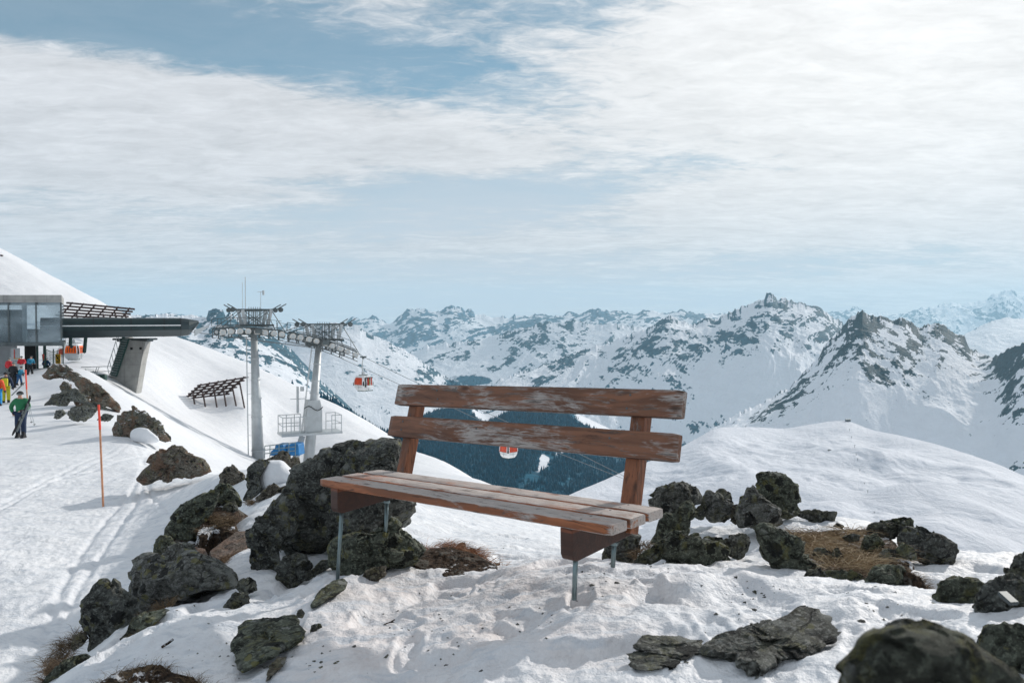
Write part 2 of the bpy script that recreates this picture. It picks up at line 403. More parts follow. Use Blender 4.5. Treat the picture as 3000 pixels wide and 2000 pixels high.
M['galv']=m_plain('galvanised steel',(.20,.26,.27),.32,.85,.2,6)
M['steel']=m_plain('grey painted steel',(.50,.53,.54),.45,.25,.10,1.2)
M['steel_dk']=m_plain('weathered dark steel',(.10,.12,.125),.5,.4,.25,1.5)
M['rust']=m_plain('brown weathered steel',(.060,.038,.036),.7,.1,.3,2)
M['wheel']=m_plain('pale roller rim',(.62,.60,.56),.5,.1,.1,3)
M['hall']=m_plain('dark green metal cladding',(.016,.036,.038),.33,.3,.2,.5)
M['hall_lo']=m_plain('slate metal cladding',(.035,.052,.058),.4,.3,.15,.5)
M['white']=m_plain('white painted metal',(.78,.79,.79),.35,0,.05,1)
M['concrete']=m_concrete()
M['dkgreen']=m_plain('dark green paint',(.02,.07,.06),.5,0,.2,2)
M['black']=m_plain('black rubber',(.012,.013,.014),.6,0,.2,4)
M['orange']=m_plain('orange tinted pane',(.58,.060,.018),.18,0,.25,1.6)
M['orange_hot']=m_plain('bright orange tinted pane',(.95,.14,.012),.18,0,.15,1.6)
M['blue']=m_plain('blue padded cover',(.012,.17,.42),.55,0,.25,1.5,.3)
M['yellow']=m_plain('yellow sign enamel',(.85,.50,.03),.4,0,.06,4)
M['ink']=m_plain('black sign ink',(.02,.02,.02),.5)
M['red']=m_plain('fluorescent red paint',(.95,.085,.045),.5,0,.12,4)
M['stake']=m_plain('bare wooden stake',(.58,.27,.15),.7,0,.25,9,.3)
M['rope']=m_plain('steel rope',(.25,.27,.28),.5,.6)
M['glass']=m_glass('station glazing',(.42,.50,.54),.30,.06,.40)
M['poster']=m_plain('pale poster',(.62,.66,.68),.4,0,.08,1.5)
M['turf']=m_turf()
M['dry']=m_grass('dry grass',(.09,.055,.035),(.38,.26,.155))
M['straw']=m_grass('straw',(.26,.18,.10),(.58,.46,.30))
M['dryred']=m_grass('rusty dry grass',(.20,.085,.040),(.50,.28,.16))
M['dry2']=m_grass('dark dry grass',(.07,.045,.025),(.26,.18,.095))
def cloth(nm,c): M[nm]=m_plain(nm,c,.75,0,.15,3,.2)
for nm,c in (('green jacket',(.015,.16,.065)),('navy trousers',(.008,.025,.07)),('black gear',(.012,.013,.017)),('yellow trousers',(.58,.55,.03)),('teal jacket',(.01,.17,.28)),('blue jacket',(.01,.075,.19)),
  ('red jacket',(.55,.02,.03)),('white jacket',(.6,.6,.6)),('grey gear',(.14,.16,.16)),('orange jacket',(.8,.1,.03)),('lime cuff',(.35,.45,.05)),('bright blue',(.02,.28,.6))): cloth(nm,c)
M['skin']=m_plain('skin',(.55,.32,.23),.5,0,.05)

# ------------------------------------------------------------ the near ground: knoll, piste and the slope under the ropeway (one heightfield)
CTRL=[(1500,2700,1.5),(2400,2500,1.5),(3300,2400,1.5),(500,2900,1.5),(-400,3000,1.5),
(1500,2000,2.5),(1000,2000,2.75),(600,2000,3.0),(300,2000,3.2),(2000,2000,2.35),(2500,1950,2.35),(3000,1900,2.3),(3500,1850,2.3),
(1683,1745,3.14),(988,1700,4.2),(1200,1850,3.3),(1500,1860,2.95),(1800,1850,2.75),(2200,1850,2.7),(2500,1800,2.8),(3000,1760,2.8),
(1100,1730,4.0),(1350,1705,4.1),(1550,1695,3.7),(1800,1640,4.0),(2000,1620,4.3),(2150,1700,3.6),(2400,1700,3.6),(1950,1560,4.9),(2100,1528,5.2),(2250,1528,5.25),(2400,1512,5.5),(2560,1535,5.4),(2650,1600,5.0),(2200,1600,4.4),(2450,1590,4.5),(2700,1640,4.4),(3000,1660,4.4),(2900,1605,5.2),(2750,1590,5.6),(3300,1640,5.2),
(1900,1650,4.6),
(1300,1650,5),(1250,1560,8),(1500,1600,8),(1500,1560,12),(1350,1500,20),(1720,1610,9),(1700,1590,13),(1300,1420,45),(1300,1353,95),(1430,1413,70),(1450,1440,45),(1600,1500,40),(1700,1555,30),(1830,1625,22),
(1300,1385,150),(1430,1480,120),(1700,1620,80),(1100,1262,110),(1100,1292,170),(1000,1202,115),(1000,1228,170),(850,1137,120),(850,1162,180),(730,1082,125),(730,1112,190),(560,1012,130),(560,1038,190),(480,983,132),(480,1000,190),(285,888,135),(285,915,200),(100,795,138),(100,825,200),(0,745,140),(0,775,200),(-300,600,140),(-300,640,200),
(2000,1660,6.5),(2000,1760,10),(2000,1850,30),(2500,1640,7),(2500,1760,12),(2500,1880,40),(3000,1700,7.5),(3000,1820,14),(3000,1920,40),(3400,1930,40),(3400,1720,7),(2000,1870,150),(2600,1960,150),(3300,1960,150),(1850,1720,40),(1800,1760,120),
(400,1850,3.75),(450,1800,4.1),(700,1740,4.6),(860,1705,4.7),(650,1800,3.9),(200,1985,3.4),(800,1850,3.6),(850,1780,3.95),
(760,1500,7.0),(700,1600,5.6),(900,1400,9),(860,1370,10),(780,1420,9),(700,1380,12),(640,1400,11.5),(830,1600,5.6),(950,1560,6.2),(1050,1520,7),
(0,1990,6.0),(0,1800,7.4),(150,1800,7.5),(300,1950,6.3),(150,2080,5.5),(-300,2100,5.6),(-300,1600,10),(300,1650,9.3),(0,1600,10),(420,1720,7.9),(560,1570,9.6),(420,1520,11.5),(303,1480,13.5),(500,1440,14),(0,1400,16.5),(-300,1400,17),(480,1410,15.5),(600,1400,15),
(300,1350,20),(80,1280,28),(0,1185,41),(-300,1185,41),(300,1250,30),(400,1290,24),(470,1300,26),(250,1200,38),(120,1150,46),(200,1110,50),(60,1115,60),(-300,1110,65),(100,1088,72),(0,1085,80),(250,1090,62),(330,1150,45),
(410,1165,78),(340,1150,66),(300,1105,78),(250,1062,88),(100,1050,95),(320,1060,92),(300,1000,108),(150,960,110),(-200,900,110),(450,1080,100),(500,1080,108),(400,1000,118),(620,1187,100),(540,1163,100),(720,1190,99),(660,1120,112),
(755,1345,82.5),(600,1300,62),(660,1350,52),(700,1345,70),(900,1375,85),(850,1400,55),(1000,1345,85),(1100,1400,70),(1150,1480,40),(1000,1500,22),(500,1230,72),(450,1200,60),(560,1335,36),(500,1345,25),(620,1390,28),(700,1420,25),(850,1440,24),(760,1290,95),(870,1300,98)]
_c=np.array([(U(a,b)[0],math.log(d),U(a,b)[1]) for a,b,d in CTRL])
KU=2.2
def _phi(u1,v1,u2,v2): return np.sqrt(((u1-u2)*KU)**2+(v1-v2)**2+.05**2)
_A=_phi(_c[:,0][:,None],_c[:,1][:,None],_c[:,0][None],_c[:,1][None]); nC=len(_c)
_P=np.stack([np.ones(nC),_c[:,0],_c[:,1]],1)
_K=np.block([[_A-np.eye(nC)*1e-3,_P],[_P.T,np.zeros((3,3))]])
_w=np.linalg.solve(_K,np.r_[_c[:,2],0,0,0])
def ttan(u,v):
    r=_w[nC]+_w[nC+1]*u+_w[nC+2]*v
    for i in range(nC): r=r+_w[i]*_phi(u,v,_c[i,0],_c[i,1])
    return r
def det(x,y):
    """surface detail added on top, metres"""
    d=np.sqrt(x*x+y*y)+1e-6
    knoll=(1-sstep(d,6,11))*sstep(x,-3.6,-2.2); knoll=np.maximum(knoll,(1-sstep(d,9,15))*sstep(x,-1.5,0))
    a=(fbm(x*.9,y*.9,o=4)-.5)*.16*knoll+(fbm(x*3.1,y*3.1,o=4)-.5)*.060*knoll+(fbm(x*11,y*11,o=3,ridged=True)-.5)*.022*knoll
    # footprints round the back and the front of the bench
    ft=vn(x*3.0+5,y*3.0+fbm(x*2,y*2,o=2)); a=a-.055*sstep(ft,.66,.82)*knoll
    rs_=np.random.RandomState(12)
    for k in range(64):
        if k<40: cx,cy=rs_.uniform(-1.3,1.6),rs_.uniform(2.5,4.0)
        elif k<52: cx,cy=rs_.uniform(-2.2,-.9),rs_.uniform(3.3,4.4)
        else: cx,cy=rs_.uniform(.3,2.6),rs_.uniform(2.4,3.4)
        an=rs_.normal()*.5+.3; dx,dy=x-cx,y-cy; m=(np.abs(dx)<.3)&(np.abs(dy)<.3)
        if not m.any(): continue
        u=(dx[m]*math.cos(an)+dy[m]*math.sin(an))/.055; v=(-dx[m]*math.sin(an)+dy[m]*math.cos(an))/.145
        q=np.sqrt(np.sqrt(u**4+v**4)+1e-9); dep=rs_.uniform(.006,.019)
        a[m]+=-dep*(1-sstep(q,.75,1.1))+dep*.35*np.exp(-((q-1.25)/.22)**2)
    p=1-knoll
    a=a+p*((fbm(x*.35,y*.35,o=4)-.5)*.16+(fbm(x*2.2,y*2.2,o=4)-.5)*.045*(1-sstep(d,20,60)))
    # scuffed piste with ski tracks
    near=(1-sstep(d,16,34))*p
    a=a+near*((fbm(x*6+3,y*3.2,o=4,g=.6,ridged=True)-.6)*.045+(fbm(x*1.3,y*1.3,o=3)-.5)*.05)
    for k,(q0,sl,wd) in enumerate(((-5.2,.42,.05),(-5.0,.42,.05),(-7.9,.30,.06),(-7.6,.31,.06),(-3.9,.55,.05),(-9.2,.12,.07))):
        t_=x-(q0-sl*(y-9)+np.sin(y*.5+k)*.12); a=a-near*.03*np.exp(-(t_/wd)**2)
    far=sstep(d,35,80)
    a=a+far*((fbm(x*.06,y*.06,o=4)-.5)*1.1)
    # wind lips / tracks on the slope
    q=x*.55+y*.84; a=a+far*(fbm(q*.30,(x-y)*.03,o=3)-.5)*.35
    return a
def ground_z(x,y):
    x=np.asarray(x,float); y=np.asarray(y,float); return ttan(x/y,np.log(y))*y+det(x,y)
NU,NV=760,1000
uu=np.linspace(-.86,.92,NU); vv=np.linspace(math.log(1.25),math.log(230),NV)
GU,GV=np.meshgrid(uu,vv); GD=np.exp(GV); GX=GU*GD
T=ttan(GU,GV); GZ=T*GD+det(GX,GD)
dd=GD
knl=(1-sstep(dd,3.9,4.9))*sstep(GX,-1.5,-.5)*(1-sstep(GX,.25,1.0)*.85)*sstep(dd,2.2,2.9)
me=np_mesh('snow_ground',np.stack([GX,GD,GZ],-1).reshape(-1,3),grid_faces(NV,NU),True,{'dirt':knl,'near':1-sstep(dd,14,40)})
g=link('snow_ground',me,M['snow']); tag(g,'trodden snow of the rocky knoll, the groomed piste and the slope below the ropeway','snow',kind='structure')
_tabT=GZ/GD
def hit(px,py,dmin=1.3,dmax=200):
    """first ground point behind an image point: distance along the view"""
    a,b=U(px,py); j=(a-uu[0])/(uu[1]-uu[0]); j=min(max(j,0),NU-1.001); i0=int(j); fr=j-i0
    t=_tabT[:,i0]*(1-fr)+_tabT[:,i0+1]*fr
    ok=(t>=b)&(np.exp(vv)>=dmin)
    k=int(np.argmax(ok)) if ok.any() else None
    if k is None: return None
    return float(min(math.exp(vv[k]),dmax))
def GP(px,py,dmin=1.3):
    d=hit(px,py,dmin); return W(px,py,d if d else 5)

# ------------------------------------------------------------ far ranges: each one a heightfield sheet at its own distance
RNG={}
def rng_interp(pts,x,k,dflt=None):
    pts=[p for p in pts if len(p)>k]; xs=[p[0] for p in pts]
    return np.interp(x,xs,[p[k] for p in pts]) if pts else np.full_like(x,dflt)
def mountain(name,label,crest,dc,base,db,mt,amp=.16,L=.10,rock=(.35,.9),p=.85,nu=420,nt=150,jag=2.0,rough=.58,forest=None,seed=0,warp=1.0,smooth=False,kind='structure',rockf=None,smw=60,shear=1.6):
    x0,x1=crest[0][0],crest[-1][0]; px=np.linspace(x0,x1,nu)
    cy=rng_interp(crest,px,1); cd=rng_interp(crest,px,2,dc)
    by=rng_interp(base,px,1); bd=rng_interp(base,px,2,db)
    def sm(v,wd):
        k=max(3,int(wd/((x1-x0)/nu))|1); q=np.pad(v,k,'edge')
        g=np.exp(-np.linspace(-2,2,2*k+1)**2); g/=g.sum()
        return np.convolve(q,g,'valid')
    if smooth: cy=sm(cy,45)
    cj=cy-(fbm(px/15.+seed*7,px*0+seed,o=3,g=.5,ridged=True)-.55)*jag*(8.5 if not smooth else 3)
    cs=sm(cy,smw); by,bd,cd=sm(by,80),sm(bd,120),sm(cd,120)
    def zt(y_):
        up=(1000-y_)/F; k=CT+up*ST; return (-ST+up*CT)/k,k
    ct,k=zt(cs); cu=(px-1500)/F/k; bt=zt(by)[0]
    zc,zb=ct*cd,bt*bd; dz=zt(cj)[0]*cd-zc
    nb=26
    t=np.r_[np.linspace(0,1,nt)**.85,1+np.linspace(0,.5,nb+1)[1:]][:,None]
    tt=np.minimum(t,1); D=bd+(cd-bd)*t
    Zs=zb+(zc-zb)*tt**p-np.maximum(t-1,0)*np.maximum(np.abs(zc-zb)*1.2,.42*(cd-bd))
    wt=np.clip(1-np.abs(1-t)/(.20 if smw<100 else .5),0,1)**2.2
    Zs=Zs+dz*wt
    Xs=cu*D
    rel=max(np.abs(zc-zb).mean(),90 if smooth else 0); Ls=L*cd.mean()
    a=Xs/Ls+seed*3.1; b=D/Ls*.8+seed*1.7
    wx=(fbm(a*.6,b*.6+9,o=3)-.5)*warp
    if smooth: n=fbm(a,b,o=5,g=.45)*.75+fbm(a*.4+8,b*.4,o=3,g=.5)*.25+.06; spur=n
    else:
        a2=a*.75+shear*(1-tt)+wx*.8; b2=b*.30+wx*.5
        spur=fbm(a2,b2,o=6,g=.52,ridged=True)
        iso=fbm(a+wx,b+wx,o=7,g=rough,ridged=True); big=fbm(a*.34+5+wx*.5+shear*.4*(1-tt),b*.22+31,o=2,ridged=True)
        n=spur*.45+iso*.22*(.35+.65*sstep(tt,.1,.6))+big*.33+.22*.56*(1-(.35+.65*sstep(tt,.1,.6)))
    env=np.sin(np.clip(tt,0,1)**.8*math.pi*.92)**.7
    env=np.where(t>1,.10,env)*np.where(t<=1,1-.93*sstep(tt,.84,1.0),1)
    Zs=Zs+(n-.56)*rel*amp*(2.9 if smooth else 2.0)*np.clip(env,.02,1)
    G=np.stack([Xs,D,Zs],-1)
    # slope -> bare rock
    du=np.gradient(G,axis=1); dv=np.gradient(G,axis=0); N=np.cross(du,dv); N/=np.linalg.norm(N,axis=-1,keepdims=True)+1e-9
    steep=1-np.abs(N[...,2])
    q=np.quantile(steep[:nt],[.5,.97]); st=np.clip((steep-q[0])/(q[1]-q[0]),0,1.3)
    rk=rock[0]+(rock[1]-rock[0])*tt**1.3
    pat=fbm(a*.8+40,b*.8+3,o=5,g=.55)
    hf=fbm(a*5.5+4,b*5.5+8,o=5,g=.62)
    hfw=np.clip(rk*1.3,.1,1)
    ra=st*.60*rk+rk*.16+(spur-.60)*(1.5 if not smooth else 0)*np.clip(rk,.1,1)+(pat-.5)*.9*np.clip(rk,.15,1)+(hf-.5)*1.7*hfw-(.0 if smooth else .02)
    if rockf is not None: ra=ra+rockf(px[None],tt,G)*.7
    at={'rock':ra}
    if forest is not None: at['forest']=forest(px[None]+0*t,tt,G,pat)
    else: at['forest']=np.full_like(ra,-1)
    mm=np_mesh(name,G.reshape(-1,3),grid_faces(len(t),nu),True,at)
    o=link(name,mm,mt); tag(o,label,'mountain',kind=kind)
    RNG[label]=(G,at['forest'],px,tt); return o
def gb(px,t,x0,t0,sx,st_,w): return w*np.exp(-((px-x0)/sx)**2-((t-t0)/st_)**2)

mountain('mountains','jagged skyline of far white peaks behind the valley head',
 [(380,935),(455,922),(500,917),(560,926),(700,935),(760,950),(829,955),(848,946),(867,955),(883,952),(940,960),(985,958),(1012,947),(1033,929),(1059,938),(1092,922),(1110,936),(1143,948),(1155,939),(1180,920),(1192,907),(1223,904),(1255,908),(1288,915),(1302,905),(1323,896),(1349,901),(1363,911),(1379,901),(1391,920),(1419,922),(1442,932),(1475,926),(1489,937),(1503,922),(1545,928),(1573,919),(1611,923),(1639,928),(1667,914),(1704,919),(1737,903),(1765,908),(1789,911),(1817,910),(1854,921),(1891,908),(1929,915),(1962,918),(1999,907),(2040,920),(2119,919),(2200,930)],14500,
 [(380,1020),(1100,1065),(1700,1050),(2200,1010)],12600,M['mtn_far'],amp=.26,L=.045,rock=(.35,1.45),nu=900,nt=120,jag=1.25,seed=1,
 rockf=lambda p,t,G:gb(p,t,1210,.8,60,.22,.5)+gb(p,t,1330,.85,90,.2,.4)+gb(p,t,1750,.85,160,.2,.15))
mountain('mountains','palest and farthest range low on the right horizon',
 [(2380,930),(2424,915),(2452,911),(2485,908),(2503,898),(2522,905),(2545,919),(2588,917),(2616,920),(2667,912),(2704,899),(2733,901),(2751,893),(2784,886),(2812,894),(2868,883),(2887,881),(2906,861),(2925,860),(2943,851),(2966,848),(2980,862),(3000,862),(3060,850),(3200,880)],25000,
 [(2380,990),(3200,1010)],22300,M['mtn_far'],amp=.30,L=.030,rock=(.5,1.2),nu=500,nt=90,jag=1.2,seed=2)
mountain('mountains','smooth white shoulder in front of the palest range',
 [(2640,1050),(2700,1020),(2780,992),(2826,980),(2863,959),(2906,940),(2948,931),(3000,935),(3200,922)],10500,
 [(2640,1080),(3200,1075)],9000,M['mtn_far'],amp=.12,L=.05,rock=(.1,.35),nu=300,nt=70,jag=.6,seed=3,
 )
mountain('mountains','middle snow slopes with a diagonal rock rib below the skyline',
 [(1100,1075),(1190,1040),(1250,1012),(1350,1003),(1450,985),(1530,960),(1560,953),(1600,944),(1680,939),(1740,949),(1800,948),(1880,958),(2000,978),(2150,990)],9300,
 [(1100,1140),(1340,1135),(1500,1130),(2150,1120)],8100,M['mtn_mid'],amp=.19,L=.06,rock=(.35,.62),nu=560,nt=130,jag=1.5,seed=4,
 rockf=lambda p,t,G:np.exp(-((p-1690+ (t-.6)*-150)/42)**2-((t-.55)/.28)**2)*.55,
 forest=lambda p,t,G,pat:gb(p,t,1395,.10,60,.13,1.0)+gb(p,t,1270,.18,70,.16,.6)-.15)
mountain('mountains','dark rocky flank and block summit behind the ropeway towers',
 [(380,925),(455,921),(500,918),(535,925),(557,922),(590,930),(606,930),(611,909),(632,905),(653,908),(661,930),(672,913),(691,927),(740,952),(800,985),(860,1030),(930,1105),(990,1160),(1060,1225),(1150,1290),(1250,1330)],4600,
 [(380,1060),(600,1180),(800,1250),(1000,1320),(1250,1380)],3500,M['mtn_mid'],amp=.24,L=.05,rock=(.5,1.1),nu=520,nt=190,jag=.8,seed=5,
 rockf=lambda p,t,G:gb(p,t,635,.97,30,.10,1.2)+gb(p,t,720,.6,60,.25,.35)-gb(p,t,860,.5,60,.3,.4),
 forest=lambda p,t,G,pat:-.6+0*p)
mountain('mountains','bright ridge falling from the left peaks down into the valley',
 [(790,1040),(830,1005),(860,985),(900,968),(930,962),(960,948),(986,944),(1013,953),(1035,951),(1054,956),(1082,980),(1134,1000),(1190,1028),(1246,1064),(1297,1098),(1340,1121),(1400,1160),(1450,1200),(1500,1240),(1560,1290)],6200,
 [(790,1150),(1000,1270),(1150,1330),(1340,1400),(1560,1420)],4900,M['mtn_mid'],amp=.13,L=.07,rock=(.12,.48),nu=460,nt=220,jag=1.0,seed=6,p=.9,
 rockf=lambda p,t,G:gb(p,t,1082,.97,14,.04,.8)+gb(p,t,990,.85,40,.1,.35),
 forest=lambda p,t,G,pat:gb(p,t,1345,.93,60,.10,.75)+gb(p,t,1130,.30,130,.22,.42)+gb(p,t,1380,.55,80,.45,1.2)-.25)
mountain('mountains','tall rocky main peak with its long ridge above the valley',
 [(1400,1160),(1461,1112),(1560,1080),(1640,1052),(1720,1022),(1789,1003),(1863,972),(1900,962),(1929,943),(1962,927),(1990,940),(2030,950),(2064,934),(2100,936),(2143,912),(2157,905),(2180,898),(2223,884),(2239,879),(2246,858),(2255,855),(2267,863),(2281,877),(2302,875),(2321,881),(2349,890),(2386,898),(2405,905),(2419,917),(2438,929),(2461,941),(2500,972),(2600,1012),(2700,1040)],6600,
 [(1400,1230),(1461,1230),(1700,1275),(1900,1345),(2100,1330),(2300,1260),(2700,1250)],5100,M['mtn_mid'],amp=.24,L=.060,rock=(.42,.86),nu=820,nt=260,jag=1.8,seed=7,
 rockf=lambda p,t,G:gb(p,t,2280,.85,110,.15,.38)+gb(p,t,2100,.95,60,.06,.3)+gb(p,t,1960,.75,120,.18,.25)-gb(p,t,2300,.35,250,.15,.5)-gb(p,t,1900,.25,250,.2,.25)+gb(p,t,2290,.55,60,.08,.5),
 forest=lambda p,t,G,pat:gb(p,t,1560,.06,150,.16,.95)+gb(p,t,1750,.22,160,.12,.40)+gb(p,t,1480,.05,90,.3,.8)-.25)
mountain('mountains','dark craggy ridge in the right middle distance',
 [(1960,1340),(2017,1302),(2080,1262),(2150,1215),(2230,1180),(2288,1146),(2312,1138),(2345,1100),(2396,1052),(2414,1010),(2452,978),(2485,938),(2508,919),(2527,911),(2545,922),(2578,928),(2611,934),(2648,933),(2667,945),(2690,963),(2714,952),(2733,946),(2770,954),(2798,978),(2826,987),(2840,1015),(2873,1034,3700),(2906,1044,3500),(2925,1040),(2943,1029,3300),(2976,1015,3150),(3000,1005,3050),(3250,945,2800)],3700,
 [(1960,1390),(2017,1360),(2150,1330),(2300,1310),(2500,1300),(2700,1350,2900),(3000,1440,2450),(3250,1500,2300)],2900,M['mtn_near'],amp=.17,L=.055,rock=(.32,1.05),nu=720,nt=240,jag=1.8,seed=8,
 rockf=lambda p,t,G:gb(p,t,2500,.85,60,.18,.75)+gb(p,t,2640,.92,120,.08,.4)+gb(p,t,2810,.93,60,.08,.45)+gb(p,t,2400,.72,70,.13,.3)-gb(p,t,2760,.55,120,.25,.25)-gb(p,t,2500,.15,400,.16,.3)+gb(p,t,2600,.42,32,.09,.55)+gb(p,t,2560,.50,30,.09,.3)+gb(p,t,2250,.6,60,.2,.2)+gb(p,t,2960,.93,50,.08,.5)+gb(p,t,2770,.33,34,.045,.6)-gb(p,t,2800,.4,140,.35,.18))
mountain('valley_floor','snowy valley slopes covered by dark spruce forest beyond the bench',
 [(900,1280),(1000,1285),(1100,1285),(1180,1262),(1240,1215),(1300,1196),(1350,1188),(1385,1192),(1420,1222),(1450,1200),(1500,1188),(1560,1186),(1640,1196),(1700,1214),(1800,1262),(1900,1320),(2000,1350),(2100,1400)],3300,
 [(900,1500),(1500,1560),(2100,1600)],1500,M['mtn_mid'],amp=.07,L=.07,rock=(0,.1),nu=560,nt=240,jag=.8,seed=10,smooth=True,
 forest=lambda p,t,G,pat:1.25-gb(p,t,1425,.97,42,.13,1.9)-gb(p,t,1425,.70,34,.045,2.2)-gb(p,t,1445,.735,26,.03,1.5)-np.exp(-((p-(1640+ (t-.45)*420))/30)**2)*.72-np.exp(-((p-(1750+ (t-.45)*420))/22)**2)*.6-gb(p,t,1120,.8,30,.2,.8)-gb(p,t,1480,.93,60,.03,.7)-gb(p,t,1760,.95,90,.10,1.6)-gb(p,t,1225,.65,10,.10,1.0)-gb(p,t,1345,.62,8,.07,1.0)-gb(p,t,1590,.4,14,.06,.75))
mountain('hills','forested shoulder just beyond the near snow slope',
 [(800,1150),(860,1135),(905,1150),(932,1163),(978,1183),(1036,1229),(1112,1276),(1177,1300),(1250,1348),(1320,1400)],950,
 [(800,1300),(1320,1520)],620,M['mtn_near'],amp=.16,L=.05,rock=(.1,.3),nu=300,nt=90,jag=2.0,seed=11,
 forest=lambda p,t,G,pat:.35+gb(p,t,1100,.9,140,.5,.9)+(p>985)*.15)
mountain('hills','rocky snow shoulder left, under the far block summit',
 [(380,960),(470,985),(540,1005),(615,1046),(680,1078),(740,1100),(800,1140),(860,1180)],1500,
 [(380,1080),(860,1260)],900,M['mtn_near'],amp=.18,L=.05,rock=(.35,.8),nu=300,nt=90,jag=2.2,seed=12)
mountain('hills','wide soft mounded snow plateau below the right ridge',
 [(1560,1500,1150),(1640,1462,1200),(1680,1442,1250),(1750,1414,1350),(1850,1370,1500),(1947,1334,1650),(2012,1300,1750),(2101,1251,1900),(2200,1250,2000),(2302,1256,2050),(2368,1244,2050),(2438,1233,2100),(2485,1232,2050),(2555,1260,1900),(2648,1277,1800),(2742,1300,1700),(2835,1329,1600),(2929,1361,1500),(3000,1394,1450),(3300,1460,1350)],1800,
 [(1560,1900,520),(2200,2080,520),(3300,2120,520)],520,M['plateau'],amp=.36,L=.095,rock=(0,.12),nu=760,nt=320,jag=.25,seed=13,smooth=True,p=.8,smw=110,
 rockf=lambda p,t,G:gb(p,t,2426,.66,26,.02,.8)+gb(p,t,2130,.83,14,.02,.4)+gb(p,t,1700,.86,60,.08,.15),
 forest=lambda p,t,G,pat:gb(p,t,1640,.95,60,.1,.42)-.3)
mountain('hills','rolling snow mounds halfway down the plateau',
 [(1560,1600),(1700,1520),(1850,1462),(2000,1428),(2150,1404),(2300,1398),(2420,1418),(2520,1440),(2640,1415),(2760,1408),(2880,1442),(3000,1470),(3300,1530)],1150,
 [(1560,1880),(2200,1900),(3300,1920)],700,M['plateau'],amp=.20,L=.13,rock=(0,.12),nu=520,nt=170,jag=.3,seed=21,smooth=True,p=.9,smw=70)
mountain('hills','nearest rounded snow swells below the plateau',
 [(1600,1680),(1750,1600),(1900,1540),(2050,1505),(2200,1490),(2350,1512),(2480,1540),(2600,1520),(2750,1500),(2900,1530),(3050,1570),(3300,1600)],720,
 [(1600,1900),(2200,1980),(3300,1980)],450,M['plateau'],amp=.13,L=.14,rock=(0,.12),nu=420,nt=130,jag=.3,seed=22,smooth=True,p=.9,smw=70)
# deep ground so that no sky shows under the ranges
me=np_mesh('valley_floor',[(-29000,300,-1250),(29000,300,-1250),(29000,30500,-1250),(-29000,30500,-1250)],[(0,1,2,3)],False,{'rock':[-1]*4,'forest':[-1]*4})
tag(link('valley_floor',me,M['plateau']),'deep snowy valley floor hidden below the ridges','valley',kind='structure')

def forest_on(key,label,n,hmin,hmax,thr,seed):
    G,fo,px,tt=RNG[key]; rs=np.random.RandomState(seed)
    nr,nc=fo.shape; i=rs.randint(0,nr-28,n*4); j=rs.randint(0,nc-1,n*4)
    # noise so stands break up into clumps
    P0=G[i,j]; s=P0[:,1].mean()/60.
    m=fo[i,j]+(fbm(P0[:,0]/s*2,P0[:,1]/s*2,o=4)-.5)*1.2>thr
    i,j=i[m][:n],j[m][:n]; fx,fy=rs.rand(2,len(i),1)
    P=G[i,j]*(1-fx)*(1-fy)+G[i,j+1]*fx*(1-fy)+G[i+1,j]*(1-fx)*fy+G[i+1,j+1]*fx*fy
    k=5; h=rs.uniform(hmin,hmax,len(P)); r=h*rs.uniform(.17,.24,len(P)); a0=rs.rand(len(P))*6.28
    V=np.zeros((len(P),k+1,3)); 
    for q in range(k):
        a=a0+q*2*math.pi/k; V[:,q,0]=P[:,0]+np.cos(a)*r; V[:,q,1]=P[:,1]+np.sin(a)*r; V[:,q,2]=P[:,2]-.5
    V[:,k]=P; V[:,k,2]+=h
    b=(np.arange(len(P))*(k+1))[:,None]
    Fc=np.concatenate([np.stack([b[:,0]+q,b[:,0]+(q+1)%k,b[:,0]+k],1) for q in range(k)])
    me=np_mesh('forest',V.reshape(-1,3),Fc,False); o=link('forest',me,M['tree']); tag(o,label,'forest',kind='stuff')
forest_on('snowy valley slopes covered by dark spruce forest beyond the bench','dense spruce forest filling the deep valley',30000,9,17,.70,1)
forest_on('forested shoulder just beyond the near snow slope','spruces on the shoulder beyond the near slope',2600,8,15,.75,2)
forest_on('bright ridge falling from the left peaks down into the valley','sparse spruces dotting the ridge above the valley',3500,12,22,.47,3)
forest_on('tall rocky main peak with its long ridge above the valley','spruce belt along the foot of the main peak',4500,12,22,.66,4)
forest_on('middle snow slopes with a diagonal rock rib below the skyline','far dark tree belt at the valley head',2500,16,28,.80,5)
forest_on('wide soft mounded snow plateau below the right ridge','few spruces at the left tip of the plateau',220,6,12,.25,6)
# air
hz=MB().box((0,14000,97),(60000,34000,2696)).build('haze',None)
hm=bpy.data.materials.new('haze'); hm.use_nodes=True; hn=NT(hm.node_tree); hm.node_tree.nodes.clear()
pv=hn.new('ShaderNodeVolumePrincipled'); pv.inputs['Color'].default_value=(.56,.84,1,1); pv.inputs['Density'].default_value=3.0e-5; pv.inputs['Anisotropy'].default_value=.1
ho=hn.new('ShaderNodeOutputMaterial'); hn.l.new(pv.outputs[0],ho.inputs['Volume']); hz.data.materials.append(hm)
tag(hz,'thin bluish air fading the far ranges','haze',kind='stuff')

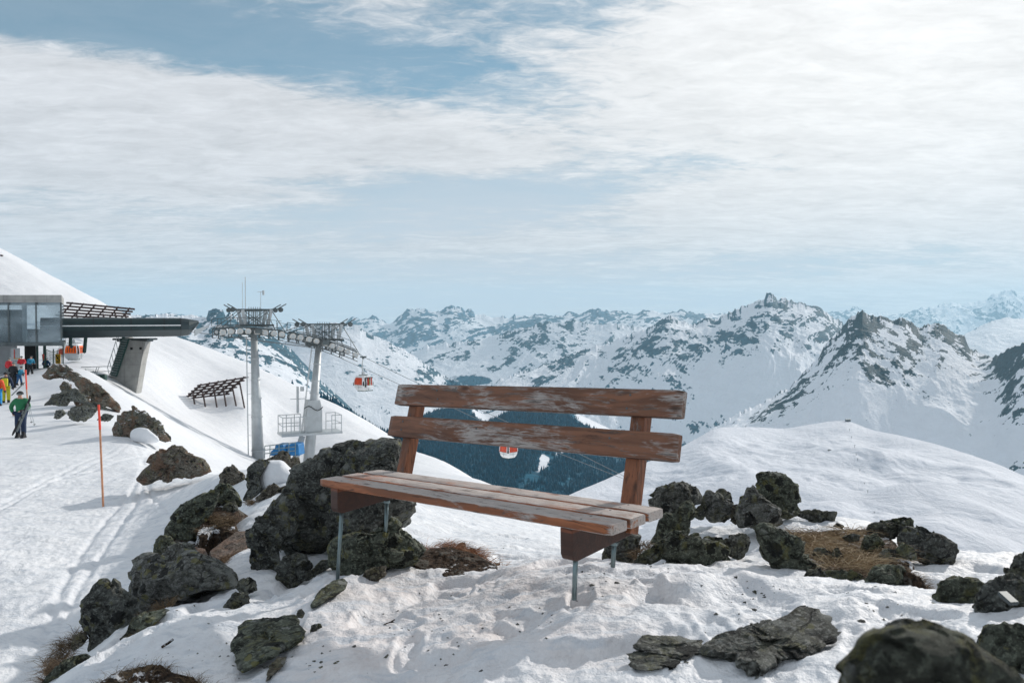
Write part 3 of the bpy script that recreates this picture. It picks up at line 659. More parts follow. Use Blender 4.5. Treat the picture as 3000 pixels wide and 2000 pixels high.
# ------------------------------------------------------------ bench
BR=Euler((0,0,0)).to_matrix()
def rotz(a): return Matrix.Rotation(a,3,'Z')
BM=(Matrix.Rotation(-.705,3,'Z')@Matrix.Rotation(-.037,3,'Y')@Matrix.Rotation(-.023,3,'X')).to_4x4(); BM.translation=Vector((-1.087,4.228,-.871))
bench=empty('park_bench'); bench.matrix_world=BM
tag(bench,'weathered red brown wooden bench with plank seat and two back planks','bench')
BI=BM.inverted()
def L2(o): return o
def plank(name,x0,x1,c,sz,al,mt,seed,n=60,bev=.006,label=None):
    """board along local x; sz=(height along face, thickness); al = lean"""
    bm=bmesh.new(); rs=random.Random(seed); L=x1-x0; h,t=sz
    # cross section with rounded corners, swept along the length with slight wander
    r=bev; sec=[]
    for cx,cz,a0 in((t/2-r,h/2-r,0),(-t/2+r,h/2-r,90),(-t/2+r,-h/2+r,180),(t/2-r,-h/2+r,270)):
        for k in range(4):
            a=R(a0+30*k); sec.append((cx+r*math.cos(a),cz+r*math.sin(a)))
    rows=[]
    ns=len(sec)
    for i in range(n+1):
        f=i/n; x=-L/2+L*f; end=min(f,1-f)*L; q=1 if end>.004 else .93+.07*end/.004
        w1=math.sin(f*5+seed)*.0016; 
        row=[]
        for k,(a,b) in enumerate(sec):
            chip=(vn(np.array([x*22.+seed]),np.array([k*1.3]))[0]-.5)*.0028
            row.append(bm.verts.new((x,a*q+chip,b*q+w1+chip*.6)))
        rows.append(row)
    for i in range(n):
        for k in range(ns):
            j=(k+1)%ns; f_=bm.faces.new((rows[i][k],rows[i][j],rows[i+1][j],rows[i+1][k])); f_.smooth=True
    bm.faces.new(rows[0]); bm.faces.new(rows[-1][::-1]); bmesh.ops.recalc_face_normals(bm,faces=bm.faces)
    me=bpy.data.meshes.new(name); bm.to_mesh(me); bm.free()
    o=link(name,me,mt,bench); o.location=((x0+x1)/2,c[0],c[1]); o.rotation_euler=(al,0,0)
    if label: o['label']=label
    return o
LB=1.941
def screw(par,x,z,y):
    m=MB().tube((x,y+.001,z),(x,y-.0025,z),.0055,n=10); m.build('screw',M['steel_dk'],par)
w3=.130
for i,(y0,lb) in enumerate(((0,'front seat plank, grey on top with a bare orange edge'),(w3+.0195,None),(2*(w3+.0195),None))):
    o=plank('seat_plank',0,LB,(y0+w3/2,-.0215),(w3,.043),math.pi/2,M['seat_wood'],i+1,label=lb,bev=.0085)
    for x in (.16,1.78): 
        for q in(-.035,.035): MB().tube((x-LB/2,.0205,q),(x-LB/2,.0225,q),.005,n=8).build('screw',M['steel_dk'],o)
al=.267
def bp(h,off=0): return (.42+h*math.sin(al)+off*math.cos(al), h*math.cos(al)-off*math.sin(al))
for (x0,x1,h0,h1,sd_,kn) in ((.030,1.981,.403,.534,11,((-.62,.03),(-.60,-.022),(.70,.035),(.69,-.03))),(.021,1.981,.208,.336,12,((-.86,.03),(-.86,-.02),(-.25,.02),(.62,.02)))):
    hm_=(h0+h1)/2; y,z=bp(hm_,.019)
    o=plank('back_plank',x0,x1,(y,z),(h1-h0,.038),-al,M['back_wood'],sd_)
    for x,q in kn: screw(o,x,q,-.019)
# posts lean with the back planks, behind them
for x,hb,wd,th in ((.158,.0,.072,.068),(1.735,.0,.075,.072)):
    m=MB(); secs=[]
    def cs(h,sy=1):
        y0,z0=bp(h,.040); y1,z1=bp(h,.040+th)
        return [(x-wd/2,y0,z0),(x+wd/2,y0,z0),(x+wd/2,y1,z1),(x-wd/2,y1,z1)]
    m.loft([cs(-.13),cs(0),cs(.25),cs(.50)]); po=m.build('back_post',M['post_wood'],bench,bevel=.006)
for x in (.115,1.715):
    m=MB(); y0,y1=.012,.52; zt_,zb_=-.0445,-.185
    prof=[(y0,zt_),(y0,zb_+.03),(y0+.012,zb_+.008),(y0+.035,zb_),(y1-.03,zb_+.030),(y1,zb_+.05),(y1,zt_)]
    m.loft([[(x-.032,a,b) for a,b in prof],[(x+.032,a,b) for a,b in prof]]); m.build('seat_beam',M['beam_wood'],bench,bevel=.005)
# four steel legs: rods set in the ground under each beam
def leg(x,y,foot_px):
    top=BM@Vector((x,y,-.16)); 
    fx,fy,d=foot_px
    if fx is None:
        k=top.y*CT-top.z*ST; fx=1500+F*top.x/k-5; d=top.y
    bot=W(fx,fy,d); 
    a=BI@top; b=BI@bot; dirn=(b-a).normalized()
    m=MB().tube(a,b,.0108,n=14); o=m.build('leg',M['galv'],bench,smooth=True)
    MB().tube(a+dirn*.008,a+dirn*.022,.019,n=6).build('collar_nut',M['galv'],o)
def local_depth(x,y): return (BM@Vector((x,y,-.3))).y
leg(.128,.055,(988,1710,local_depth(.128,.055)+.02)); leg(.128,.38,(None,1600,local_depth(.128,.40)))
leg(1.728,.060,(1682,1755,local_depth(1.728,.06)+.02)); leg(1.728,.36,(None,1660,local_depth(1.728,.40)))

# ------------------------------------------------------------ rocks: each traced outline gets its own distance, size and thickness
def ico(sub):
    bm=bmesh.new(); bmesh.ops.create_icosphere(bm,subdivisions=sub,radius=1)
    v=np.array([x.co[:] for x in bm.verts]); f=np.array([[q.index for q in p.verts] for p in bm.faces]); bm.free(); return v,f
ICO={k:ico(k) for k in (3,4,5,6)}
REG={'1':(0,740,2.613),'2':(500,820,2.613),'3':(880,1080,1.928),'4':(0,1300,2.24),'5':(600,1300,2.24),'6':(1750,1350,1.8816)}
rockn=[0]
def rock(reg,poly,label,mt='rock',d=None,thick=.8,sub=None,rough=1.0,cat='rock',group=None,name='rock',fac=9,ddr=0,power=2.4,lay=False):
    ox,oy,sc=REG[reg]; P=np.array([(ox+x/sc,oy+y/sc) for x,y in poly],float)
    rockn[0]+=1; sd_=rockn[0]
    cx,cy=(P.min(0)+P.max(0))/2
    wpx=np.ptp(P[:,0]); hpx=np.ptp(P[:,1])
    if mt=='snow': fac=0; power=2.2
    if d is None:
        k=np.argmax(P[:,1]); bx=P[k,0]*.5+cx*.5; d=hit(bx,P[:,1].max()-hpx*.06) or 5
    pxm=d/F; T_=thick*min(wpx,hpx*1.4)*pxm/2
    dc=d+T_*.45+ddr
    sub=sub or (6 if max(wpx,hpx)>230 else 5 if max(wpx,hpx)>70 else 4 if max(wpx,hpx)>30 else 3)
    v,f=ICO[sub]; v=v.copy()
    # polar outline around the centre
    # densify the outline with rough edges
    rel=P-(cx,cy); ang=np.arctan2(-rel[:,1],rel[:,0]); 
    # radius at any angle by ray/segment intersection (farthest)
    na=360; A=np.linspace(-np.pi,np.pi,na,endpoint=False); rad=np.zeros(na)
    a0=rel; a1=np.roll(rel,-1,0)
    dx,dy=np.cos(A),-np.sin(A)
    for p,q in zip(a0,a1):
        e=q-p; den=dx*e[1]-dy*e[0]; den=np.where(np.abs(den)<1e-9,1e-9,den)
        t=(p[0]*e[1]-p[1]*e[0])/den; u=(p[0]*dy-p[1]*dx)/den
        ok=(t>0)&(u>=-1e-6)&(u<=1+1e-6); rad=np.where(ok,np.maximum(rad,t),rad)
    rad=np.where(rad<=0,np.median(rad[rad>0]) if (rad>0).any() else wpx/2,rad)
    kk=np.array([1,2,3,2,1.]);kk/=kk.sum(); rad=np.convolve(np.r_[rad[-2:],rad,rad[:2]],kk,'valid')
    if mt=='snow':
        kk=np.hanning(47); kk/=kk.sum(); rad=np.convolve(np.r_[rad[-23:],rad,rad[:23]],kk,'valid')
    th=np.arctan2(v[:,2],v[:,0]); s=np.sqrt(v[:,0]**2+v[:,2]**2); c=v[:,1]
    r=np.interp(th,np.r_[A,np.pi],np.r_[rad,rad[0]])
    # superellipse section
    phi=np.arctan2(np.abs(c),s); 
    cs_=np.cos(phi)**(2/power); sn=np.sin(phi)**(2/power)
    X=r*np.cos(th)*cs_; Z=r*np.sin(th)*cs_; Yd=np.sign(c)*sn
    # facets: flatten the bulge with random planes, kept inside the outline
    q=np.stack([X/(wpx/2+1e-6),Yd,Z/(hpx/2+1e-6)],1); rs=np.random.RandomState(sd_*13+5)
    for _ in range(fac):
        n=rs.normal(size=3); n[1]=-abs(n[1])*1.6 if rs.rand()<.8 else n[1]; n/=np.linalg.norm(n)
        h=rs.uniform(.52,.86); e=q@n-h; w_=np.where(e>0,e,0)*.9
        q[:,1]-=w_*n[1]*1.15; q[:,0]-=w_*n[0]*.10; q[:,2]-=w_*n[2]*.10
    X=q[:,0]*wpx/2*1.07; Z=q[:,2]*hpx/2*1.07; Yd=q[:,1]
    px=cx+X; py=cy-Z; D=dc+Yd*T_
    if lay:
        b0=P[:,1].max(); t0=P[:,1].min(); db_=hit(cx,b0) or d; dt_=hit(cx,t0+.25*hpx) or d; dt_=min(dt_,db_+1.0)
        D=db_-.02+(dt_-db_)*(b0-py)/hpx*.85+Yd*T_*.55
    up=(1000-py)/F; k=CT+up*ST
    V=np.stack([(px-1500)/F/k*D,D,(-ST+up*CT)/k*D],1)
    # real roughness: displaced along the normal
    c0=V.mean(0); size=max(wpx,hpx)*pxm
    L=V-c0
    n_=L/ (np.linalg.norm(L,axis=1,keepdims=True)+1e-9)
    u=L/size*3.2+sd_*7.7
    strat=rs.normal(size=3); strat[2]+=.8; strat/=np.linalg.norm(strat)
    lay=(L@strat)/size*7+sd_+fbm(u[:,0],u[:,1],u[:,2],o=2)*1.6
    dsp=(fbm(u[:,0],u[:,1],u[:,2],o=6,g=.60)-.5)*.085+(fbm(u[:,0]*2.1+3,u[:,1]*2.1,u[:,2]*2.1,o=5,g=.6,ridged=True)-.6)*.075
    dsp+=(np.abs((lay%1)-.5)-.25)*.10*(np.clip(fbm(u[:,0]*.7,u[:,1]*.7,u[:,2]*.7,o=2)*2-.6,0,1))
    if mt!='snow':
        K=int(20+22*rs.rand()); sp_=V[rs.randint(0,len(V),K)]; nv=rs.normal(size=(K,3)); of=rs.normal(size=K)*.022*size
        wv=np.stack([fbm(u[:,0]*1.5+9,u[:,1]*1.5,u[:,2]*1.5,o=3),fbm(u[:,0]*1.5,u[:,1]*1.5+9,u[:,2]*1.5,o=3),fbm(u[:,0]*1.5,u[:,1]*1.5,u[:,2]*1.5+9,o=3)],1)-.5
        Q=V+wv*size*.10; dq=((Q[:,None,:]-sp_[None])**2).sum(-1); near=dq.argmin(1)
        dl=V-sp_[near]; tilt=(dl*nv[near]).sum(1)*.27+of[near]
        K2=110; s2=V[rs.randint(0,len(V),K2)]; n2=rs.normal(size=(K2,3)); o2=rs.normal(size=K2)*.010*size; nr2=((Q[:,None,:]-s2[None])**2).sum(-1).argmin(1)
        t2=((V-s2[nr2])*n2[nr2]).sum(1)*.34+o2[nr2]; V=V+n_*(np.clip(t2,-.028*size,.016*size)*rough)[:,None]
        V=V+n_*(np.clip(tilt,-.08*size,.035*size)*rough*.9)[:,None]
    V=V+n_*(dsp*size*rough*.50)[:,None]
    base=Vector((c0[0],c0[1],V[:,2].min()+.12*size))
    me=np_mesh(name,V-np.array(base),f,mt in('snow','rock_near','turf'))
    o=link(name,me,M[mt]); o.location=base
    tag(o,label,cat,group)
    return o
def mound(reg,poly,d0,d1,label,mt='turf',h=.05,name='soil_mound',cat='soil mound',n=70,rgh=1):
    """low bank following the ground: outline in the image, rim buried, top humped"""
    ox,oy,sc=REG[reg]; P=np.array([(ox+x/sc,oy+y/sc) for x,y in poly]); c=P.mean(0)
    th=np.arctan2(P[:,1]-c[1],P[:,0]-c[0]); A=np.linspace(-np.pi,np.pi,n*2,endpoint=False)
    rel=P-c; rad=np.zeros(len(A)); dx,dy=np.cos(A),np.sin(A)
    for p,q in zip(rel,np.roll(rel,-1,0)):
        e=q-p; den=dx*e[1]-dy*e[0]; den=np.where(abs(den)<1e-9,1e-9,den)
        t=(p[0]*e[1]-p[1]*e[0])/den; u=(p[0]*dy-p[1]*dx)/den
        rad=np.where((t>0)&(u>=-1e-6)&(u<=1+1e-6),np.maximum(rad,t),rad)
    hb=hit(c[0],P[:,1].max()-.03*np.ptp(P[:,1])); d0=min(d0,(hb or d0)-.04); d1=max(d1*.985,d0+.15)
    rr=np.linspace(0,1.12,n)[:,None]; px=c[0]+dx*rad*rr; py=c[1]+dy*rad*rr
    f=np.clip((py-P[:,1].min())/np.ptp(P[:,1]),-.2,1.2); D=d1+(d0-d1)*f
    up=(1000-py)/F; k=CT+up*ST; X=(px-1500)/F/k*D; Z=(-ST+up*CT)/k*D
    s_=.5; nz=fbm(X*9,D*9,o=5,g=.6)-.5
    Z=Z+h*(1-rr**3)*.0+nz*h*1.6*rgh*(1-np.clip(rr,0,1)**4)-np.clip(rr-.93,0,1)*1.2*(h+.06)/.19
    V=np.stack([X,D,Z],-1).reshape(-1,3); m=len(A); i=np.arange(n-1)[:,None]*m+np.arange(m)[None]; j=np.arange(n-1)[:,None]*m+(np.arange(m)[None]+1)%m
    base=np.array([V[:,0].mean(),V[:,1].mean(),V[:,2].min()])
    o=link(name,np_mesh(name,V-base,np.stack([i,j,j+m,i+m],-1).reshape(-1,4),True),M[mt]); o.location=base; tag(o,label,cat); return o
G1='rocks on the knoll left of the bench'; G2='rocks on the knoll right of the bench'; G3='rock outcrops beside the piste'; G4='stones in the foreground snow'
rock('4',[(710,897),(780,930),(870,1010),(900,1060),(890,1150),(850,1250),(760,1310),(700,1380),(620,1400),(590,1290),(560,1220),(530,1160),(545,1070),(600,1000),(650,920)],'dark egg shaped boulder leaning at the lower left, beside the largest lichened one','rock_dark',4.25,1.1,group=G1)
rock('4',[(690,1400),(760,1400),(850,1350),(930,1270),(1000,1200),(1100,1110),(1060,1090),(950,1120),(880,1150),(840,1230),(740,1310)],'low dark rock rim at the foot of the egg shaped boulder','rock_moss',4.0,.8,group=G1)
rock('4',[(880,810),(900,760),(950,720),(1010,705),(1110,712),(1200,690),(1290,720),(1420,780),(1510,820),(1545,930),(1480,955),(1340,955),(1230,1000),(1130,1030),(1060,1100),(970,1140),(910,1120),(880,1040),(900,900),(890,850)],'broad boulder with pale grey lichen patches on its face, left of the bench','rock_grey',4.7,1.1,group=G1,fac=12)
rock('4',[(1100,560),(1140,480),(1200,410),(1330,340),(1430,310),(1420,380),(1380,440),(1330,520),(1290,600),(1250,650),(1180,650),(1120,640),(1095,600)],'long yellow lichened rock slanting up behind the broad boulder','rock_moss',6.2,.8,group=G1)
rock('4',[(1410,300),(1450,265),(1500,275),(1550,330),(1590,405),(1540,410),(1480,395),(1430,380),(1380,400),(1330,345)],'ridged brown rock at the upper end of the long slanting rock','rock_moss',6.9,.8,group=G1)
rock('4',[(1010,710),(1015,640),(1060,600),(1120,610),(1150,660),(1150,710),(1090,725),(1030,725)],'round brown stone wedged between broad boulder and long slanting rock','rock_moss',5.6,.9,group=G1)
rock('4',[(905,225),(950,170),(990,120),(1040,60),(1090,55),(1130,40),(1190,35),(1240,70),(1300,100),(1350,160),(1370,205),(1330,190),(1230,215),(1150,215),(1100,250),(1060,225),(1000,250),(960,258),(920,245)],'angular dark outcrop with rusty right end standing alone on the piste','rock_warm',14.2,.9,group=G3,fac=12)
rock('4',[(1450,200),(1475,170),(1515,135),(1550,160),(1600,205),(1610,250),(1560,265),(1500,270),(1450,270)],'small peaked stone right of the lone dark outcrop','rock_warm',10.5,.9,group=G1)
f7=rock('4',[(1640,360),(1600,350),(1630,290),(1620,220),(1625,170),(1680,120),(1740,105),(1790,100),(1760,120),(1710,150),(1705,250),(1720,300),(1690,345)],'upright dark rock curling round a snow drift behind the great boulder','rock_dark',8.6,1.0,group=G1)
rock('4',[(1740,110),(1790,85),(1840,55),(1890,45),(1905,80),(1890,140),(1840,135),(1790,125)],'jagged brown rock crest in front of the blue padded covers','rock_warm',9.4,.8,group=G1)
rock('4',[(1895,100),(1935,85),(1965,95),(1975,160),(1935,200),(1890,150)],'narrow reddish rock beside the foot of the right ropeway tower','rock_warm',9.2,.8,group=G1)
rock('4',[(1690,350),(1790,262),(1830,290),(1900,265),(1905,310),(1830,350),(1760,395),(1690,385)],'flat layered slab below the snow drift','rock_warm',8.0,.8,group=G1)
rock('4',[(1700,155),(1760,115),(1850,112),(1930,190),(1955,235),(1900,275),(1830,292),(1750,305),(1700,310),(1690,230)],'rounded white snow drift lodged between dark rocks behind the great boulder','snow',8.7,.9,rough=.25,cat='snow drift',name='snow_drift')
rock('5',[(560,735),(540,640),(560,500),(560,330),(600,220),(640,170),(700,140),(780,40),(870,25),(960,5),(1080,5),(1180,15),(1240,0),(1275,60),(1275,160),(1360,390),(1360,440),(1330,510),(1290,540),(1180,540),(1050,600),(900,640),(860,640),(830,660),(740,710),(660,720)],'great dark boulder rising behind the left end of the bench','rock_dark',5.15,.95,group=G1,fac=13,power=2.8)
rock('5',[(300,560),(330,480),(380,440),(430,430),(520,350),(590,290),(600,480),(570,560),(520,650),(450,720),(500,770),(480,900),(450,950),(400,950),(340,935),(325,800),(300,680)],'tall dark slab leaning on the left side of the great boulder','rock_dark',4.95,1.0,group=G1,fac=12)
rock('5',[(480,800),(520,750),(600,725),(660,740),(700,800),(660,870),(600,925),(540,945),(470,950),(470,880)],'dark block at the foot of the leaning slab','rock_dark',4.7,.9,group=G1)
rock('5',[(640,895),(700,830),(760,770),(820,765),(832,800),(760,845),(690,890)],'small flat dark rock left of the front left bench leg','rock_dark',4.6,.9,group=G1)
rock('5',[(850,650),(900,630),(1000,600),(1100,590),(1180,570),(1200,510),(1260,530),(1320,580),(1380,650),(1430,690),(1380,760),(1280,800),(1200,820),(1180,870),(1110,910),(1040,900),(940,900),(900,840),(850,770),(835,700)],'grey green boulder under the left end of the bench seat','rock_moss',4.45,.9,group=G1,fac=12)
rock('5',[(1030,890),(1050,840),(1120,810),(1190,800),(1185,860),(1110,910)],'cracked brown chip at the base of the boulder under the seat','rock_warm',4.2,.8,group=G1)
rock('5',[(700,1050),(760,960),(840,900),(900,885),(935,910),(920,950),(840,1005),(760,1050),(710,1075)],'smooth elongated green stone lying at the front left bench leg','rock_moss',4.0,.9,group=G4,rough=.45,lay=True)
rock('5',[(225,1180),(280,1155),(380,1145),(500,1145),(590,1125),(650,1170),(650,1240),(580,1320),(480,1375),(380,1420),(290,1490),(230,1470),(205,1400),(200,1320),(230,1250)],'large flat grey slab half sunk in the snow at lower left','rock_moss',3.35,.9,group=G4,fac=12,ddr=.05,lay=True)
rock('5',[(600,1135),(610,1095),(635,1080),(655,1110),(640,1140)],'tiny pointed stone on the tip of the large flat slab','rock_grey',3.5,.9,group=G4)
rock('5',[(690,1240),(700,1190),(740,1180),(735,1235),(715,1250)],'small dark pebble just right of the large flat slab','rock_dark',3.4,.9,group=G4)
rock('5',[(733,1225),(740,1175),(765,1180),(768,1200),(748,1232)],'small green pebble touching the dark one right of the slab','rock_moss',3.42,.9,group=G4)
rock('5',[(400,1560),(430,1450),(480,1400),(540,1395),(530,1440),(480,1480),(440,1530)],'brown stone poking out of the snow below the large flat slab','rock_warm',2.95,.9,group=G4,lay=True)
rock('5',[(205,940),(240,885),(290,875),(330,900),(345,955),(300,975),(230,970)],'round grey stone between the broad boulder and the leaning slab','rock',4.45,.9,group=G1)
rock('5',[(140,1050),(200,980),(230,990),(280,985),(290,1065),(250,1090),(190,1085),(120,1150)],'forked dark rock fragment below the round grey stone','rock_dark',4.2,.7,group=G1,rough=1.5)
rock('4',[(470,1345),(480,1260),(560,1225),(575,1275),(530,1325),(480,1355)],'brown rock low at the left edge of the knoll, left of the egg shaped boulder','rock_warm',4.3,.8,group=G1)
rock('4',[(230,1600),(300,1540),(380,1460),(480,1400),(560,1385),(620,1410),(600,1480),(560,1600)],'dark mossy rock in the bottom left corner of the knoll','rock_moss',3.75,.9,group=G1)
rock('4',[(550,1600),(590,1500),(650,1420),(740,1390),(740,1460),(700,1600)],'brown lichened rock below the egg shaped boulder at the bottom edge','rock_warm',3.6,.9,group=G1)
rock('4',[(830,975),(870,955),(900,950),(895,985),(850,990)],'little stone showing behind the gap of the two left boulders','rock',5.0,.8,group=G1)
mound('4',[(1365,710),(1450,640),(1550,570),(1640,560),(1648,630),(1560,680),(1470,735),(1390,765)],5.3,6.1,'flat brown gravelly slab in the snow left of the great boulder','rock_brown',.03,'rock','rock')
mound('4',[(1210,710),(1250,665),(1350,685),(1385,760),(1330,775),(1250,760)],5.0,5.4,'pinkish flat stone behind the broad boulder','rock_brown',.04,'rock','rock')
rock('4',[(1450,435),(1480,400),(1500,385),(1540,380),(1560,430),(1540,450),(1500,440)],'small square stone on snow right of the long slanting rock','rock_grey',6.6,.9,group=G1)
# on the soil mound behind the bench
rock('3',[(890,1070),(885,1000),(905,985),(930,982),(940,1080),(920,1100)],'dark upright stone on the dry grass mound under the seat','rock',5.15,.9,group=G2)
rock('3',[(925,1085),(930,1030),(960,1010),(990,1025),(1000,1080),(960,1100)],'grey rounded stone leaning on the dark upright one in the dry grass','rock_moss',5.0,.9,group=G2)
rock('3',[(1045,1145),(1060,1110),(1085,1105),(1095,1150),(1070,1170)],'grey stone at the right end of the dry grass mound','rock_grey',4.75,.9,group=G2)
rock('3',[(1088,1160),(1095,1100),(1125,1098),(1130,1130),(1105,1165)],'yellowish stone upright at the right tip of the dry grass mound','rock_moss',4.78,.9,group=G2)
rock('3',[(1140,1197),(1160,1172),(1205,1182),(1200,1202)],'small dark stone in front of the little grass tuft','rock_dark',4.55,.9,group=G2)
rock('3',[(1695,1130),(1720,1020),(1760,985),(1860,930),(1925,940),(1900,1070),(1850,1125),(1780,1145)],'dark brown rock in shade beneath the right end of the seat','rock_dark',4.15,.8,group=G2)
rock('3',[(1520,1165),(1550,1110),(1580,1130),(1575,1170)],'small dark rock tip behind the front right bench leg','rock_dark',4.4,.8,group=G2)
rock('6',[(300,190),(340,150),(400,130),(480,122),(540,140),(572,190),(560,230),(520,240),(460,265),(420,300),(370,290),(300,260)],'rounded dark rock right behind the right bench post','rock',4.85,1.0,group=G2)
rock('6',[(420,300),(460,240),(500,222),(545,250),(540,290),(510,330),(500,400),(430,425),(350,450),(300,445),(330,380),(370,290)],'slanting rock between the right bench end and the first snow patch','rock_moss',4.5,.9,group=G2)
rock('6',[(580,185),(620,160),(690,200),(740,230),(745,310),(700,330),(630,325),(590,290)],'squat grey stone second in the row of upright stones','rock_grey',5.0,1.0,group=G2)
rock('6',[(648,195),(655,160),(690,152),(735,180),(738,225),(700,225)],'dark stone behind the squat grey one','rock_dark',5.3,.9,group=G2)
rock('6',[(540,275),(580,225),(600,300),(570,325),(540,310)],'little black stone filling the gap left of the squat grey one','rock_dark',4.95,.9,group=G2)
rock('6',[(765,300),(800,200),(820,150),(860,140),(890,190),(940,230),(1000,260),(1010,335),(960,360),(870,360),(790,355)],'pale streaked rock leaning against the tallest square block','rock_grey',4.75,1.0,group=G2)
rock('6',[(885,75),(950,70),(1020,75),(1060,100),(1105,140),(1113,200),(1113,280),(1060,310),(1000,310),(940,280),(895,210),(880,170)],'tallest square dark block in the row right of the bench','rock_moss',5.05,1.0,group=G2,power=3)
rock('6',[(1005,310),(1030,275),(1085,270),(1105,290),(1050,320)],'small wedge stone at the foot of the tallest block','rock_moss',4.7,.9,group=G2)
rock('6',[(1105,300),(1110,278),(1180,275),(1305,280),(1312,310),(1300,350),(1200,335)],'flat grey slab lying right of the tallest block','rock',5.1,.9,group=G2,power=3)
rock('6',[(350,460),(400,410),(480,400),(560,420),(590,450),(660,450),(710,490),(715,560),(670,600),(600,600),(560,615),(470,610),(420,650),(390,640),(400,570),(350,540),(290,540)],'wide low rock with green lichen right of the bench seat','rock_moss',3.95,.8,group=G2,fac=12)
rock('6',[(190,580),(240,510),(310,470),(370,450),(360,530),(290,560),(220,580)],'thin brown rock edge just right of the hidden rear bench leg','rock_moss',3.95,.8,group=G2)
rock('6',[(690,450),(740,410),(820,400),(840,440),(820,510),(770,540),(720,510)],'dark stone between the wide low rock and the big striped slab','rock',4.15,.9,group=G2)
rock('6',[(880,380),(920,345),(990,370),(1060,410),(1140,460),(1150,540),(1220,580),(1240,615),(1190,650),(1090,690),(990,705),(975,620),(950,560),(915,500),(895,440)],'big striped slab at the left of the stony grass patch','rock_moss',3.75,.9,group=G2,fac=12)
rock('6',[(865,365),(890,345),(940,345),(985,370),(940,390),(900,400)],'small dark cap stone above the big striped slab','rock_dark',4.3,.8,group=G2)
rock('6',[(1205,650),(1250,612),(1330,605),(1400,610),(1500,670),(1570,740),(1450,735),(1330,715),(1250,700)],'long low rock along the lower rim of the grass patch','rock_moss',3.6,.8,group=G2)
rock('6',[(1480,670),(1530,590),(1600,573),(1680,590),(1700,640),(1700,745),(1620,760),(1550,745)],'square yellow green block at the lower right of the grass patch','rock_moss',3.5,1.0,group=G2,power=3)
rock('6',[(1535,540),(1580,485),(1640,490),(1648,565),(1590,585),(1540,580)],'square grey stone above the yellow green block','rock_grey',3.95,.9,group=G2)
rock('6',[(1445,500),(1480,420),(1540,405),(1580,460),(1570,530),(1520,550),(1450,540)],'upright mossy stone in the middle right of the grass patch','rock_moss',4.1,.9,group=G2)
rock('6',[(1485,345),(1580,335),(1700,370),(1705,405),(1600,425),(1500,420)],'dark flat slab at the top of the grass patch','rock_dark',4.5,.9,group=G2,power=3)
rock('6',[(1580,332),(1650,318),(1725,310),(1737,330),(1735,370),(1690,375),(1620,350)],'tilted mossy slab on top of the dark flat one','rock_moss',4.6,.9,group=G2,power=3)
rock('6',[(1670,420),(1720,365),(1780,370),(1900,420),(1970,460),(1972,530),(1930,565),(1860,570),(1800,550),(1700,520),(1660,460)],'large rounded rock at the far right end of the grass patch','rock_dark',4.35,1.0,group=G2,fac=12)
rock('6',[(1185,530),(1200,480),(1240,475),(1290,500),(1285,565),(1210,560)],'small stone standing in the middle of the dry grass','rock_grey',4.0,.8,group=G2)
rock('6',[(1290,560),(1300,490),(1330,480),(1355,530),(1345,580)],'narrow stone right of the small one in the dry grass','rock',3.95,.8,group=G2)
rock('6',[(1350,420),(1400,400),(1450,410),(1440,440),(1380,445)],'flat pale stone near the top of the dry grass','rock_grey',4.25,.8,group=G2)
rock('6',[(1300,360),(1320,340),(1360,355),(1350,372)],'tiny dark stone at the top edge of the grass patch','rock_dark',4.6,.8,group=G2)
rock('6',[(165,1130),(165,1060),(210,1045),(330,1060),(470,1095),(505,1110),(400,1140),(260,1150)],'lower half of the split rock at the bottom centre right','rock_dark',2.70,.9,group=G4,lay=True)
rock('6',[(205,1040),(210,1000),(280,965),(400,965),(570,985),(600,1020),(560,1065),(480,1090),(330,1055)],'upper half of the split rock at the bottom centre right','rock',2.76,.9,group=G4,lay=True)
rock('6',[(590,1060),(650,1000),(750,950),(900,900),(1030,870),(1080,830),(1150,810),(1230,815),(1295,850),(1295,940),(1255,1010),(1150,1080),(1080,1095),(1020,1100),(980,1130),(830,1180),(780,1140),(730,1080),(650,1080)],'long dark rock lying diagonally in the foreground snow','rock',2.85,.7,group=G4,fac=13,lay=True)
rock('6',[(1340,885),(1370,860),(1410,855),(1410,890),(1370,900)],'small stone left of the mossy one near the diagonal rock','rock_moss',3.0,.9,group=G4)
rock('6',[(1390,895),(1410,855),(1450,843),(1480,880),(1470,920),(1420,938)],'round mossy stone right of the long diagonal rock','rock_moss',2.98,.9,group=G4)
rock('6',[(1320,1300),(1350,1140),(1420,1060),(1470,940),(1540,900),(1650,888),(1800,895),(1900,930),(2000,980),(2100,1050),(2230,1120),(2352,1223),(2420,1400),(2352,1600),(1300,1600)],'blurred round boulder close to the camera at the bottom right','rock_near',1.05,.8,sub=6,group=G4,power=2.1,rough=.45)
rock('6',[(1870,710),(1900,665),(1990,645),(2090,655),(2140,690),(2140,770),(2080,820),(2000,845),(1900,840),(1865,770)],'yellow green boulder left of the dark pile at the right edge','rock_moss',2.95,1.0,group=G2,power=2.8)
rock('6',[(1835,890),(1880,830),(1990,835),(2070,880),(2010,910),(1975,960),(1890,920)],'dark rock under the yellow green boulder','rock_dark',2.75,.9,group=G2)
rock('6',[(2100,870),(2090,780),(2130,690),(2250,640),(2352,620),(2400,700),(2400,900),(2250,910),(2150,970),(2100,950)],'big black rock of the pile at the right edge','rock_dark',2.6,1.0,group=G2)
rock('6',[(2235,650),(2290,580),(2300,530),(2352,515),(2440,560),(2440,720),(2330,700)],'uppermost black stone of the pile at the right edge','rock_dark',2.75,1.0,group=G2)
rock('6',[(2235,610),(2240,585),(2270,590),(2290,615),(2260,625)],'small pointed stone left of the uppermost black one','rock_dark',2.8,.9,group=G2)
